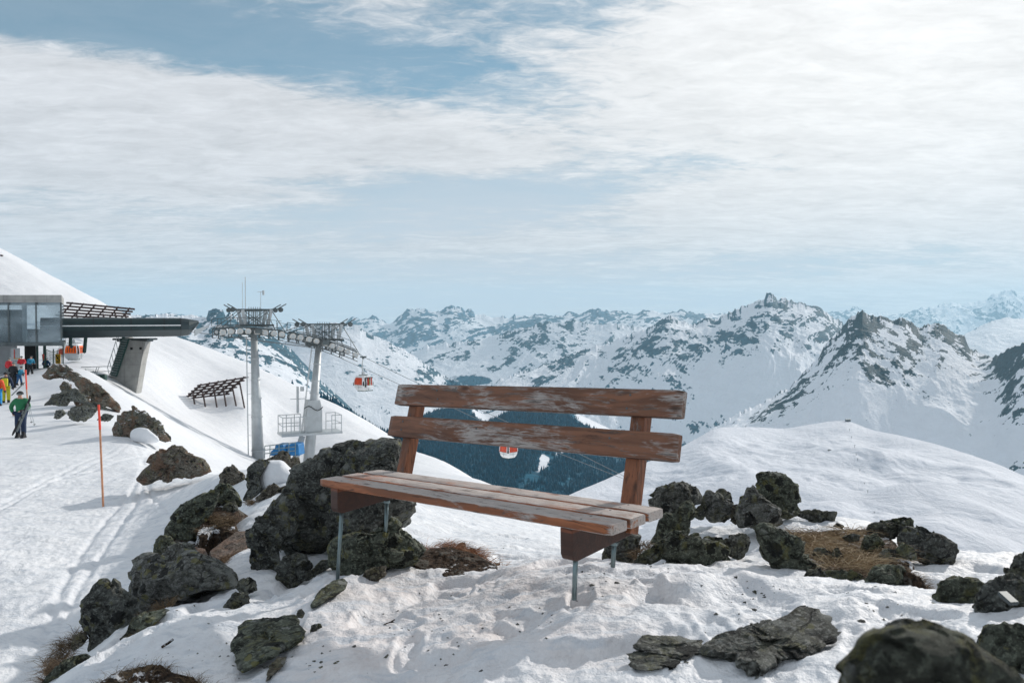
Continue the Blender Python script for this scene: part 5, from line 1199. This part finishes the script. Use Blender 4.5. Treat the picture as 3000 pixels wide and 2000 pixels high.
m=MB(); m.loft([csec(s) for s in np.linspace(sL,sN,7)]); sh=cpart(m,'shell',M['hall'],canopy,canopy)
m=MB(); tz=onl(582,939,-1).z; bz=onl(552,982,-1).z
m.loft([csec(sN+.01),csec(sN+(sT-sN)*.45,zt=onl(556,934,-1).z,zb=bz),csec(sT,zt=tz,zb=tz-.45,w=.82)]); cpart(m,'nose',M['hall_lo'],canopy,canopy)
m=MB(); 
for s in (s_of(onl(275,950,-1)),s_of(onl(384,950,-1)),s_of(onl(480,950,-1)),sN):
    c=csec(s); d_=LD*.035
    m.loft([[p-d_+(p-sum(c,Vector())/12).normalized()*.02 for p in c],[p+d_+(p-sum(c,Vector())/12).normalized()*.02 for p in c]])
cpart(m,'panel_joint',M['black'],canopy,canopy)
m=MB(); a=csec(sL)[1]-LN*.04; b=csec(sN)[1]-LN*.04; m.bar(a,b,.05,.10); cpart(m,'trim_line',M['white'],canopy,canopy)
m=MB(); 
for q in(-1,1): m.loft([[onl(570,975,q)+LN*z+Vector((0,0,y)) for z,y in((-.3,-.3),(.3,-.3),(.3,.3),(-.3,.3))],[onl(612,955,q)+LN*z+Vector((0,0,y)) for z,y in((-.1,-.1),(.1,-.1),(.1,.1),(-.1,.1))]])
cpart(m,'rope_inlet',M['steel'],canopy,canopy)
for (x0,y0,x1,y1,r) in((207,989,206,1014,.16),(251,989,247,1033,.17)):
    m=MB(); m.tube(onl(x0,y0,0),onl(x1,y1,0),r,n=10); 
    if x0<220: m.bar(onl(x1,y1,0),onl(x1+8,y1+3,0),.3)
    cpart(m,'support_post',M['dkgreen'],canopy,canopy)
m=MB()
def strip(s,a,b,o=.03):
    c=csec(s); p,q=c[a],c[b]; n_=-LN*o
    return [p+n_,q+n_,q+n_*2.2,p+n_*2.2]
m.loft([strip(s,11,0) for s in np.linspace(sL,sN,4)]); cpart(m,'lower_cladding',M['hall_lo'],canopy,canopy)

# concrete pylon with sloping stair
bp_=W(400,1000,79)
pil=empty('concrete_pillar',W(393,1155,79)); tag(pil,'leaning wedge shaped concrete pillar carrying the dark canopy','pillar')
def r5(x,y): return (150+x/4.751,870+y/4.751)
prof=[(1045,560),(1110,600),(1315,615),(1255,900),(1180,1355),(930,1195),(840,1180),(610,1178),(560,1110),(840,1100),(880,1090)]
def slab(root,prof,d,th,name,mt,tilt=(0,0)):
    f=[W(*r5(x,y),d) for x,y in prof]; b=[p+Vector((tilt[0],th,0)) for p in f]
    m=MB(); m.loft([f,b]); return cpart(m,name,mt,root,root)
slab(pil,prof,79,2.4,'shaft',M['concrete'],(-.6,0))
for x,y in((1120,717),(1247,715)):
    m=MB(); m.box(W(*r5(x,y),79)-Vector((0,.02,0)),(.24,.1,.24)); cpart(m,'socket_hole',M['black'],pil,pil)
m=MB(); m.box(W(*r5(1170,585),80),(3.9,1.8,.2)); m.box(W(*r5(1170,606),80.2),(3.2,1.4,.2)); cpart(m,'bearing',M['steel_dk'],pil,pil)
m=MB(); a,b=W(*r5(865,1095),78.6),W(*r5(1040,565),78.6); m.bar(a,b,.75,.20,up=(0,1,0)); st=cpart(m,'stair',M['dkgreen'],pil,pil)
m=MB()
for i in range(22): p=a.lerp(b,i/22); m.bar(p+Vector((-.3,-.15,0)),p+Vector((.35,-.15,.05)),.06,.04)
for q in((-1.15,0),):
    m.tube(a+Vector((-.5,-.2,.9)),b+Vector((-.5,-.2,1.0)),.04,n=5)
    for i in range(7): p=a.lerp(b,i/6); m.tube(p+Vector((-.3,-.2,0)),p+Vector((-.5,-.2,.95)),.035,n=5)
cpart(m,'stair_rail',M['steel'],pil,pil)

# glazed upper storey on columns
gb_=empty('station_building',W(90,1085,77)); tag(gb_,'glass walled station storey on dark columns at the left edge','building')
dF=66.0
xl=W(-260,900,dF).x; xr=W(181,900,dF).x
zT,zt2=W(90,864,dF).z,W(90,886,dF).z; zf,zb2=W(90,1003,dF).z,W(90,1013,dF).z
def bx(x0,x1,y0,y1,z0,z1,name,mt,par=None,**k):
    m=MB(); q=lambda x,y,z:(x-.575*(y-dF),y,z)
    m.add([q(x,y,z) for z in(z0,z1) for y in(y0,y1) for x in(x0,x1)],[(0,2,3,1),(4,5,7,6),(0,1,5,4),(2,6,7,3),(0,4,6,2),(1,3,7,5)]); return cpart(m,name,mt,par or gb_,gb_,**k)
D2=9
bx(xl,xr,dF,dF+D2,zt2,zT,'roof_slab',M['concrete'],bevel=.03); bx(xl,xr+.15,dF-.1,dF+D2,zb2,zf,'floor_slab',M['steel_dk'],bevel=.03)
zg=(zf+zt2)/2; mul=[-90,25,106,179]
xs_=[W(q,950,dF).x for q in mul]
for i in range(3):
    g_=bx(xs_[i]+.05,xs_[i+1]-.05,dF+.05,dF+.09,zf+.01,zt2-.01,'window',M['glass'])
for x in xs_: bx(x-.07,x+.07,dF-.02,dF+.14,zf+.005,zt2-.005,'mullion',M['steel_dk'])
bx(xr-.06,xr-.02,dF+.2,dF+D2-.1,zf+.01,zt2-.01,'window',M['glass'])
bx(W(84,950,dF+1).x,W(97,950,dF+1).x,dF+1,dF+1.5,zf+.005,zt2-.005,'column',M['concrete'])
bx(xl,W(60,950,dF).x,dF+6.5,dF+6.7,zf+.005,zf+3.0,'inner_partition',M['hall'])
bx(xl,W(165,950,dF).x,dF+4,dF+4.2,zf+.005,zf+1.15,'inner_counter',M['hall_lo'])
bx(W(60,1000,dF).x,W(95,1000,dF).x,dF+4.5,dF+8,W(80,1086,dF+2).z-1,zb2-.005,'core',M['black'])
for px in(102,126): bx(W(px-3,1000,dF).x,W(px+3,1000,dF).x,dF+3.6,dF+4.0,W(90,1086,dF+4).z-1,zb2-.005,'support_column',M['dkgreen'])
bx(xl,W(31,1000,dF).x,dF+6.5,dF+6.7,W(30,1085,dF+2).z-1,zb2-.005,'panel_wall',M['poster'])
tag(MB().box(W(45,1050,dF+2.5),(W(58,1000,dF+2.5).x-W(33,1000,dF+2.5).x,.12,1.9)).build('piste_board',M['poster']),'pale piste map board behind the waiting skiers','sign')
for i,(x,z,w_,h_,c) in enumerate(((42,1036,.06,.8,'red'),(50,1050,.6,.06,'yellow'),(47,1058,.5,.04,'steel_dk'),(47,1064,.55,.04,'steel_dk'))):
    o=MB().box(W(x,z,dF+2.4),(w_,.03,h_)).build('printed_line',M[c]); o.parent=bpy.data.objects['piste_board']
# yellow notice, net fence
def sign(label,px,py,d,w_,h_):
    p=W(px,py,d); r=empty('warning_sign',p-Vector((0,0,h_))); tag(r,label,'sign')
    def q(m,n,mt): return cpart(m,n,mt,r,r)
    q(MB().box(p,(w_,.05,h_)),'board',M['yellow'])
    m=MB()
    m.tube(p+Vector((-.12,-.04,.34)),p+Vector((-.12,-.05,.34)),.08,n=10); m.bar(p+Vector((-.12,-.04,.25)),p+Vector((.02,-.04,.02)),.09,.02,up=(0,1,0)); m.bar(p+Vector((-.05,-.04,.16)),p+Vector((.2,-.04,.26)),.06,.02,up=(0,1,0)); m.bar(p+Vector((0,-.04,.03)),p+Vector((.18,-.04,-.1)),.07,.02,up=(0,1,0))
    for z in(-.2,-.32): m.bar(p+Vector((-w_*.36,-.04,z)),p+Vector((w_*.36,-.04,z)),.02,.05)
    q(m,'print',M['ink'])
    for x in(-w_*.3,w_*.3): q(MB().tube(p+Vector((x,.06,h_*.5)),p+Vector((x,.06,-h_*.5-.9)),.04,n=6),'leg',M['dkgreen'])
sign('yellow warning notice on two posts beside the net fence',170,1052,76,.50,1.05)
nf=empty('net_fence',W(140,1085,78)); tag(nf,'dark safety net fence strung between posts under the station','fence')
m=MB()
def NP(f,g): 
    x=128+ (185-128)*f; top=1020+10*math.sin(f*3.1); bot=1082
    return W(x,top+(bot-top)*g,77.5)
for i in range(15): m.bar(NP(i/14,0),NP(i/14,1),.025)
for j in range(11): 
    for i in range(14): m.bar(NP(i/14,j/10),NP((i+1)/14,j/10),.025 if j else .06)
cpart(m,'net',M['dkgreen'],nf,nf)
for f in(0,.5,1): cpart(MB().tube(NP(f,-.15),NP(f,1.05),.06,n=6),'post',M['dkgreen'],nf,nf)
# low barrier rails between cabin and pillar, poles
rl=empty('guard_rail',W(250,1095,74)); tag(rl,'thin rope rails and slanting poles between orange cabin and concrete pillar','railing')
m=MB()
for (x0,y0,x1,y1) in ((415,975,870,962),(470,1043,860,1030)): m.tube(W(*r5(x0,y0),77),W(*r5(x1,y1),77),.035,n=5)
cpart(m,'rail',M['steel'],rl,rl)
for (x0,y0,x1,y1) in ((590,1110,640,965),(620,1095,670,965),(580,1100,585,1020),(430,1005,560,1110),(470,1000,600,1115),(600,1170,720,1240)): cpart(MB().tube(W(*r5(x0,y0),75.5),W(*r5(x1,y1),75.5),.035,n=5),'pole',M['steel'],rl,rl)
cpart(MB().box(W(*r5(600,1145),75),(2.4,.5,1.0)),'base_box',M['dkgreen'],rl,rl,bevel=.15)
tag(MB().tube(W(*r5(900,1255),60),W(*r5(922,1365),60),.07,n=6).build('snow_stake',M['steel']),'lone grey stake in the snow below the concrete pillar','pole')
# dark roof corner peeping at the left edge above the white hill
m=MB(); m.loft([[W(-60,745,139),W(6,746,139),W(8,752,139),W(0,758,139),W(-60,770,139)],[p+Vector((-2,4,0)) for p in [W(-60,745,139),W(6,746,139),W(8,752,139),W(0,758,139),W(-60,770,139)]]])
tag(m.build('hut_roof',M['rust']),'dark roof corner peeping over the white hill top at the left edge','roof')

# ------------------------------------------------------------ snow barriers
def barrier(label,TL,TR,BL_,BR_,n_beam,n_rail,legs,w_=.22):
    root=empty('avalanche_barrier',BL_.lerp(BR_,.5)); tag(root,label,'snow barrier','avalanche barriers on the slopes')
    nrm=(TR-TL).cross(BL_-TL).normalized()
    if nrm.y>0: nrm=-nrm
    for i in range(n_rail):
        f=i/(n_rail-1); ext=(TR-TL)*.03
        cpart(MB().bar(TL.lerp(BL_,f)-ext+nrm*w_*.55,TR.lerp(BR_,f)+ext+nrm*w_*.55,w_*.9,w_*.9,up=nrm),'cross_beam',M['rust'],root,root)
    for i in range(n_beam):
        f=(i+.3)/(n_beam-.4); cpart(MB().bar(TL.lerp(TR,f),BL_.lerp(BR_,f),w_,w_*1.3,up=nrm),'girder',M['rust'],root,root)
    for a,b in legs: cpart(MB().tube(a,b,w_*.62,n=7),'leg',M['rust'],root,root)
def r2(x,y): return (500+x/2.613,820+y/2.613)
dB=100
TLb,TRb,BLb,BRb=W(*r2(215,802),dB-1.2),W(*r2(583,740),dB-1.2),W(*r2(100,905),dB+1),W(*r2(440,868),dB+1)
legs=[(W(*r2(a,b),dB-.6),W(*r2(c,e),dB-2.2)-Vector((0,0,.4))) for a,b,c,e in((170,868,186,948),(245,855,265,944),(330,830,353,948),(400,815,425,948),(468,800,502,945),(528,785,565,955))]
barrier('six legged rusty snow barrier standing on the slope left of the towers',TLb,TRb,BLb,BRb,6,6,legs,.17)
dB=112
barrier('rusty snow barrier rising behind the dark canopy roof',W(*r5(245,75),dB),W(*r5(1140,160),dB),W(*r5(60,290),dB+2),W(*r5(1000,330),dB+2),6,6,[(W(*r5(x,240),dB+.4),W(*r5(x+25,330),dB-2)) for x in(350,540,720,890,1030)],.22)

# ------------------------------------------------------------ blue padded covers with railing by the tower foot
def cover(label,prof,d,th):
    r=empty('padded_cover',W(*r2(*prof[0]),d)); tag(r,label,'cover','blue padded covers at the tower foot')
    f=[W(*r2(x,y),d) for x,y in prof]; b=[p+Vector((.2,th,0)) for p in f]; m=MB(); m.loft([f,b]); cpart(m,'padding',M['blue'],r,r,bevel=.10)
    cpart(MB().bar(f[0].lerp(f[-1],.5)-Vector((0,.1,0)),f[0].lerp(f[-1],.5)+(f[2]-f[1])*.9-Vector((0,.1,0)),.06,.05),'strap',M['black'],r,r)
cover('left blue padded cover, squarish with a sagging left end',[(760,1345),(765,1310),(795,1290),(800,1262),(860,1260),(868,1300),(870,1345)],80,1.6)
cover('right blue padded cover, wider, beside the tower stairs',[(890,1345),(888,1262),(930,1252),(975,1258),(980,1300),(985,1345)],80.5,1.6)
rr=empty('guard_rail',W(*r2(800,1360),79)); tag(rr,'galvanised pipe railing in front of the blue padded covers','railing')
m=MB()
for ys in((1270,1243),(1300,1275),(1328,1305)): m.tube(W(*r2(720,ys[0]),79),W(*r2(955,ys[1]),79),.05,n=6)
cpart(m,'rail',M['galv'],rr,rr)
for x,y0 in((720,1270),(760,1264),(830,1256),(905,1248),(955,1243)): cpart(MB().tube(W(*r2(x,y0),79),W(*r2(x,1365),79),.05,n=6),'post',M['galv'],rr,rr)

# ------------------------------------------------------------ piste stakes
def stake(label,top,mid,bot,d,r):
    a,b,c=W(*top,d),W(*mid,d),W(*bot,d); root=empty('piste_stake',c); tag(root,label,'stake','red tipped piste stakes')
    cpart(MB().tube(c-Vector((0,0,.15)),b,r,r*.95,n=12),'shaft',M['stake'],root,root,smooth=False)
    cpart(MB().tube(b,a,r*1.12,r*1.05,n=12),'red_tip',M['red'],root,root)
stake('tall wooden stake with bright red tip on the near piste',(289,1185),(293,1258),(303,1480),13.2,.018)
stake('thin red stake among the people by the station',(75,1083),(78,1140),(80,1160),34,.03)
stake('short pink stake leaning by the station column',(126,1037),(127,1050),(128,1062),72,.08)

# ------------------------------------------------------------ people
def skinmesh(name,pts,edges,rad,mt,parent,root=0,sub=1):
    me=bpy.data.meshes.new(name); me.from_pydata(pts,edges,[]); o=link(name,me,mt,parent)
    md=o.modifiers.new('skin','SKIN'); md.use_smooth_shade=True
    sv=me.skin_vertices[0].data
    for i,r in enumerate(rad):
        rr=r if isinstance(r,tuple) else (r,r); sv[i].radius=rr
    sv[root].use_root=True
    o.modifiers.new('sub','SUBSURF').levels=sub; o.modifiers['sub'].render_levels=sub
    return o
def person(label,px,py,d,h,face,jacket,trousers,helm='black gear',arms='down',stride=.1,skis=None,poles=False,pack=None,goggles=True,cuff=None,lean=0):
    """feet at the image point; h body height in metres; face = heading, 0 looks at the camera"""
    foot=W(px,py,d); root=empty('person',foot,(0,0,face)); root.scale=(h/1.8,)*3
    tag(root,label,'person','skiers by the station' if d>30 else None)
    # joints, figure looks along -y
    s=stride
    HL,HR=(.10,0,.95),(-.10,0,.95); KL,KR=(.12,-s*.6-.03,.52),(-.12,s*.4-.03,.52); AL,AR=(.13,-s,.10),(-.13,s,.10)
    N=(0,-.02-lean,1.50); CH=(0,-lean*.7,1.30); PE=(0,0,.98)
    SL,SR=(.20,-lean,1.44),(-.20,-lean,1.44)
    poses={'down':((.29,.02,1.18),(.30,-.12,.93)),'hold':((.30,.02,1.17),(.16,-.26,1.10)),'out':((.34,0,1.2),(.42,-.22,1.05)),'hip':((.36,.03,1.20),(.24,-.08,1.00))}
    pl,pr=arms if isinstance(arms,tuple) else (arms,arms)
    EL_,WL=poses[pl]; ER,WR=poses[pr]; fl=lambda p:(-p[0],p[1]-lean,p[2]); EL_,WL=(EL_[0],EL_[1]-lean,EL_[2]),(WL[0],WL[1]-lean,WL[2]); ER,WR=fl(ER),fl(WR)
    HD=(0,-.04-lean,1.66)
    hand=lambda w_,sx:[(w_[0]+sx*.01,w_[1]-.05,w_[2]-.04)]
    # body: one continuous surface, hands with fingers and a thumb
    pts=[PE,CH,N,(0,-.03-lean,1.58),HD,(0,-.045-lean,1.75),SL,EL_,WL,SR,ER,WR,HL,KL,AL,HR,KR,AR]
    ed=[(0,1),(1,2),(2,3),(3,4),(4,5),(2,6),(6,7),(7,8),(2,9),(9,10),(10,11),(0,12),(12,13),(13,14),(0,15),(15,16),(16,17)]
    rad=[(.15,.11),(.16,.11),.07,.055,(.078,.095),.06,.06,.045,.03,.06,.045,.03,.09,.06,.045,.09,.06,.045]
    for wi,sx,w_,e_ in((8,1,WL,EL_),(11,-1,WR,ER)):
        dv=(Vector(w_)-Vector(e_)).normalized(); si=dv.cross(Vector((0,0,1))).normalized() if abs(dv.z)<.95 else Vector((0,1,0))
        k=len(pts); pts.append(tuple(Vector(w_)+dv*.06)); ed.append((wi,k)); rad.append((.036,.022))
        for j,q in enumerate((-.03,-.01,.01,.03)):
            a=Vector(w_)+dv*.10+si*q; b=a+dv*(.045-.008*abs(j-1.4))+Vector((0,-.012,-.012))
            pts+= [tuple(a),tuple(b)]; ed+=[(k,len(pts)-2),(len(pts)-2,len(pts)-1)]; rad+=[.010,.008]
        a=Vector(w_)+dv*.05+si*.045; pts.append(tuple(a)); ed.append((k,len(pts)-1)); rad.append(.012)
    body=skinmesh('body',pts,ed,rad,M['skin'],root,0,1)
    jp=[(0,0,.90),(0,-lean*.3,1.08),(0,-lean*.7,1.30),(0,-lean,1.47),(0,-.02-lean,1.53),SL,EL_,WL,SR,ER,WR]
    skinmesh('jacket',jp,[(0,1),(1,2),(2,3),(3,4),(3,5),(5,6),(6,7),(3,8),(8,9),(9,10)],[(.20,.155),(.195,.15),(.21,.16),(.13,.12),.085,.105,.085,.062,.105,.085,.062],M[jacket],root,0,1)
    skinmesh('trousers',[(0,0,1.0),HL,KL,(AL[0],AL[1],.16),HR,KR,(AR[0],AR[1],.16)],[(0,1),(1,2),(2,3),(0,4),(4,5),(5,6)],[(.175,.14),.125,.10,.095,.125,.10,.095],M[trousers],root,0,1)
    for A,sx in((AL,1),(AR,-1)):
        m=MB(); q=[(-.055,-.19),(.055,-.19),(.065,.02),(.05,.12),(-.05,.12),(-.065,.02)]
        m.loft([[(A[0]+x,A[1]+y,0) for x,y in q],[(A[0]+x,A[1]+y*.95,.07) for x,y in q],[(A[0]+x*.95,A[1]+(y*.55+.0),.17) for x,y in q],[(A[0]+x,A[1]+y*.5,.30) for x,y in q]])
        m.build('boot',M['black gear'],root,bevel=.012)
        g=[(-.05,0)]
    for w_,e_ in((WL,EL_),(WR,ER)):
        dv=(Vector(w_)-Vector(e_)).normalized(); skinmesh('glove',[tuple(Vector(w_)-dv*.05),tuple(Vector(w_)+dv*.05),tuple(Vector(w_)+dv*.12),tuple(Vector(w_)+dv*.05+Vector((.055,-.02,0)))],[(0,1),(1,2),(1,3)],[.055,.058,.045,.022],M[cuff or 'black gear'],root,0,1)
    # helmet
    bm=bmesh.new(); bmesh.ops.create_uvsphere(bm,u_segments=18,v_segments=12,radius=1)
    for v in list(bm.verts):
        if v.co.z<-.25 or (v.co.y<-.55 and v.co.z<.28): bm.verts.remove(v)
    for v in bm.verts: v.co=Vector((v.co.x*.118,v.co.y*.138-.03-lean,v.co.z*.125+1.685))
    me=bpy.data.meshes.new('helmet'); bm.to_mesh(me); bm.free()
    for p in me.polygons: p.use_smooth=True
    o=link('helmet',me,M[helm],root); sd2=o.modifiers.new('t','SOLIDIFY'); sd2.thickness=.012
    if goggles:
        m=MB(); q=[]
        for zz in(1.665,1.725):
            q.append([(math.sin(a)*.100,-math.cos(a)*.128-.03-lean,zz) for a in np.linspace(-1.1,1.1,9)]+[(math.sin(a)*.088,-math.cos(a)*.110-.03-lean,zz) for a in np.linspace(1.1,-1.1,9)])
        m.loft(q); m.build('goggles',M['grey gear'],root)
    # face: nose, mouth, eyes
    m=MB(); m.loft([[(-.012,-.118-lean,1.625),(.012,-.118-lean,1.625),(0,-.142-lean,1.628)],[(-.006,-.118-lean,1.665),(.006,-.118-lean,1.665),(0,-.124-lean,1.668)]]); m.build('nose',M['skin'],body)
    m=MB(); m.box((0,-.122-lean,1.598),(.045,.01,.010)); m.build('mouth',M['red jacket'],body)
    if not goggles:
        for x in(-.032,.032): MB().tube((x,-.112-lean,1.672),(x,-.126-lean,1.672),.009,n=8).build('eye',M['black gear'],body)
    if pack:
        m=MB(); m.box((0,.20-lean,1.25),(.30,.16,.46)); m.build('backpack',M[pack],root,bevel=.05)
    return root,WL,WR
r_,WL,WR=person('skier in green jacket and navy trousers carrying skis across the body',62,1285,27.6,1.76,R(8),'green jacket','navy trousers',arms=('hold','hip'),stride=.07,cuff='black gear')
# skis and poles are held, so they stay things of their own
def held(pts,w_,t,mt,name,label,cat,tipc=None):
    a,b=pts; root=empty(name,a); tag(root,label,cat)
    up=Vector((0,-1,0)); n=14; secs=[]; x=(b-a).cross(up).normalized()
    for i in range(n+1):
        f=i/n; p=a.lerp(b,f); ww=w_*(.75+.25*abs(2*f-1)**1.5)*(1 if .02<f<.97 else .45); 
        if f>.9: p=p+up*(f-.9)*1.1
        secs.append([p-x*ww/2,p+x*ww/2,p+x*ww/2+up*t,p-x*ww/2+up*t])
    cpart(MB().loft(secs),'blade',M[mt],root,root); m=MB()
    for f in(.42,.58): p=a.lerp(b,f)+up*(t+.03); m.bar(p-(b-a).normalized()*.08,p+(b-a).normalized()*.06,.035,.05,up=up)
    cpart(m,'binding',M['grey gear'] if tipc is None else M[tipc],root,root)
def rA(x,y): return (x/5.06,990+y/5.06)
held((W(*rA(185,1440),27.1),W(*rA(475,845),26.9)),.085,.02,'black gear','ski','upper black ski held by the skier in green','ski')
held((W(*rA(250,1390),26.95),W(*rA(440,960),26.85)),.075,.02,'grey gear','ski','lower pale edged ski held by the skier in green','ski')
for i,(a,b) in enumerate((((435,985),(515,1300)),((420,1000),(470,1260)))):
    root=empty('ski_pole',W(*rA(*a),27.2)); tag(root,('outer','inner')[i]+' thin pole hanging from the left hand of the skier in green','ski pole')
    p,q=W(*rA(*a),27.2),W(*rA(*b),27.3); cpart(MB().tube(p,q,.010,n=6),'shaft',M['steel'],root,root); cpart(MB().tube(p.lerp(q,-.05),p.lerp(q,.08),.018,n=6),'grip',M['black'],root,root); cpart(MB().tube(p.lerp(q,.93),p.lerp(q,.945),.045,n=10),'basket',M['black'],root,root)
# group by the station
person('person in navy and yellow jacket with bright yellow trousers',18,1186,42,1.84,R(200),'navy trousers','yellow trousers','black gear','down',.06,pack='yellow trousers')
person('person at the very edge in orange jacket and bright blue trousers',-6,1196,40,1.80,R(190),'orange jacket','bright blue','black gear','down',.05)
person('person in black ski clothes holding a white jacket, with back turned',40,1140,50,1.82,R(170),'black gear','black gear','grey gear','hold',.08)
person('person in red jacket facing the map board, behind the one in black',27,1120,54,1.80,R(160),'red jacket','grey gear','grey gear','down',.05)
person('small person in red and white jacket between the black and teal figures',64,1100,62,1.62,R(20),'red jacket','white jacket','black gear','hold',.05)
person('person in teal jacket bending forward before the dark station core',88,1102,64,1.78,R(70),'teal jacket','black gear','black gear','hold',.1,lean=.12)
person('person in dark blue jacket and white cap seen from behind by the net fence',136,1102,70,1.75,R(180),'blue jacket','black gear','white jacket','hip',.1,goggles=False)
person('crouching figure in blue beside the thin red stake',56,1128,50,1.25,R(90),'teal jacket','blue jacket','black gear','hold',.15,lean=.2)
tag(MB().bar(W(32,1160,46),W(72,1120,46),.10,.03).build('ski_pair',M['grey gear']),'pair of skis carried low beside the crouching figure','skis')
tag(MB().bar(W(-6,1200,41),W(10,1188,41),.09,.03).build('snowboard',M['black gear']),'dark board edge on the snow at the left frame edge','ski')

# ------------------------------------------------------------ far lift on the plateau
def surf(key,px,t):
    G,fo,pxs,tt=RNG[key]; j=int(np.argmin(np.abs(pxs-px))); i=int(np.argmin(np.abs(tt[:,0]-t))); return Vector(G[i,j])
PK='wide soft mounded snow plateau below the right ridge'
def surf_at(key,px,py):
    best=None
    for key in (PK,'rolling snow mounds halfway down the plateau','nearest rounded snow swells below the plateau'):
        G,fo,pxs,tt=RNG[key]; j=int(np.argmin(np.abs(pxs-px))); b=U(px,py)[1]; q=G[:,j,2]/G[:,j,1]
        if (q>=b).any():
            p=Vector(G[int(np.argmax(q>=b)),j])
            if best is None or p.y<best.y: best=p
        elif key==PK and best is None: best=Vector(G[int(q.argmax()),j])
    return best
for i,(px,py) in enumerate(((2488,1262),(2495,1283),(2505,1312),(2509,1335),(2514,1352),(2520,1380),(2534,1420),(2541,1444),(2563,1506))):
    p=surf_at(PK,px,py); h=p.y*8/F if i in(2,4,7) else p.y*5/F; r=empty('tow_pylon',p); 
    tag(r,['topmost','second from the top','third from the top','fourth from the top','middle','sixth from the top','third lowest','second lowest','lowest'][i]+' tiny pylon of the tow lift on the far plateau','pylon','tow lift pylons on the far plateau')
    cpart(MB().tube(p-Vector((0,0,1)),p+Vector((0,0,h)),.28*p.y/1500,n=6),'mast',M['steel_dk'],r,r); cpart(MB().bar(p+Vector((-1.6,0,h))*1.0,p+Vector((1.6,0,h)),.35),'arm',M['steel_dk'],r,r)
p=surf_at(PK,2483,1232); h0=empty('lift_hut',p); tag(h0,'tiny dark hut on the crest of the far plateau','hut')
k=p.y/F
cpart(MB().box(p+Vector((0,0,3.2*k)),(13*k,8*k,6*k)),'wall',M['steel_dk'],h0,h0)
m=MB(); a=p+Vector((0,0,6.0*k)); m.loft([[a+Vector((-8*k,-5*k,0)),a+Vector((8*k,-5*k,0)),a+Vector((8*k,0,2.4*k)),a+Vector((-8*k,0,2.4*k))],[a+Vector((-8*k,5*k,-.1)),a+Vector((8*k,5*k,-.1)),a+Vector((8*k,.1,2.5*k)),a+Vector((-8*k,.1,2.5*k))]]); cpart(m,'roof',M['steel'],h0,h0)
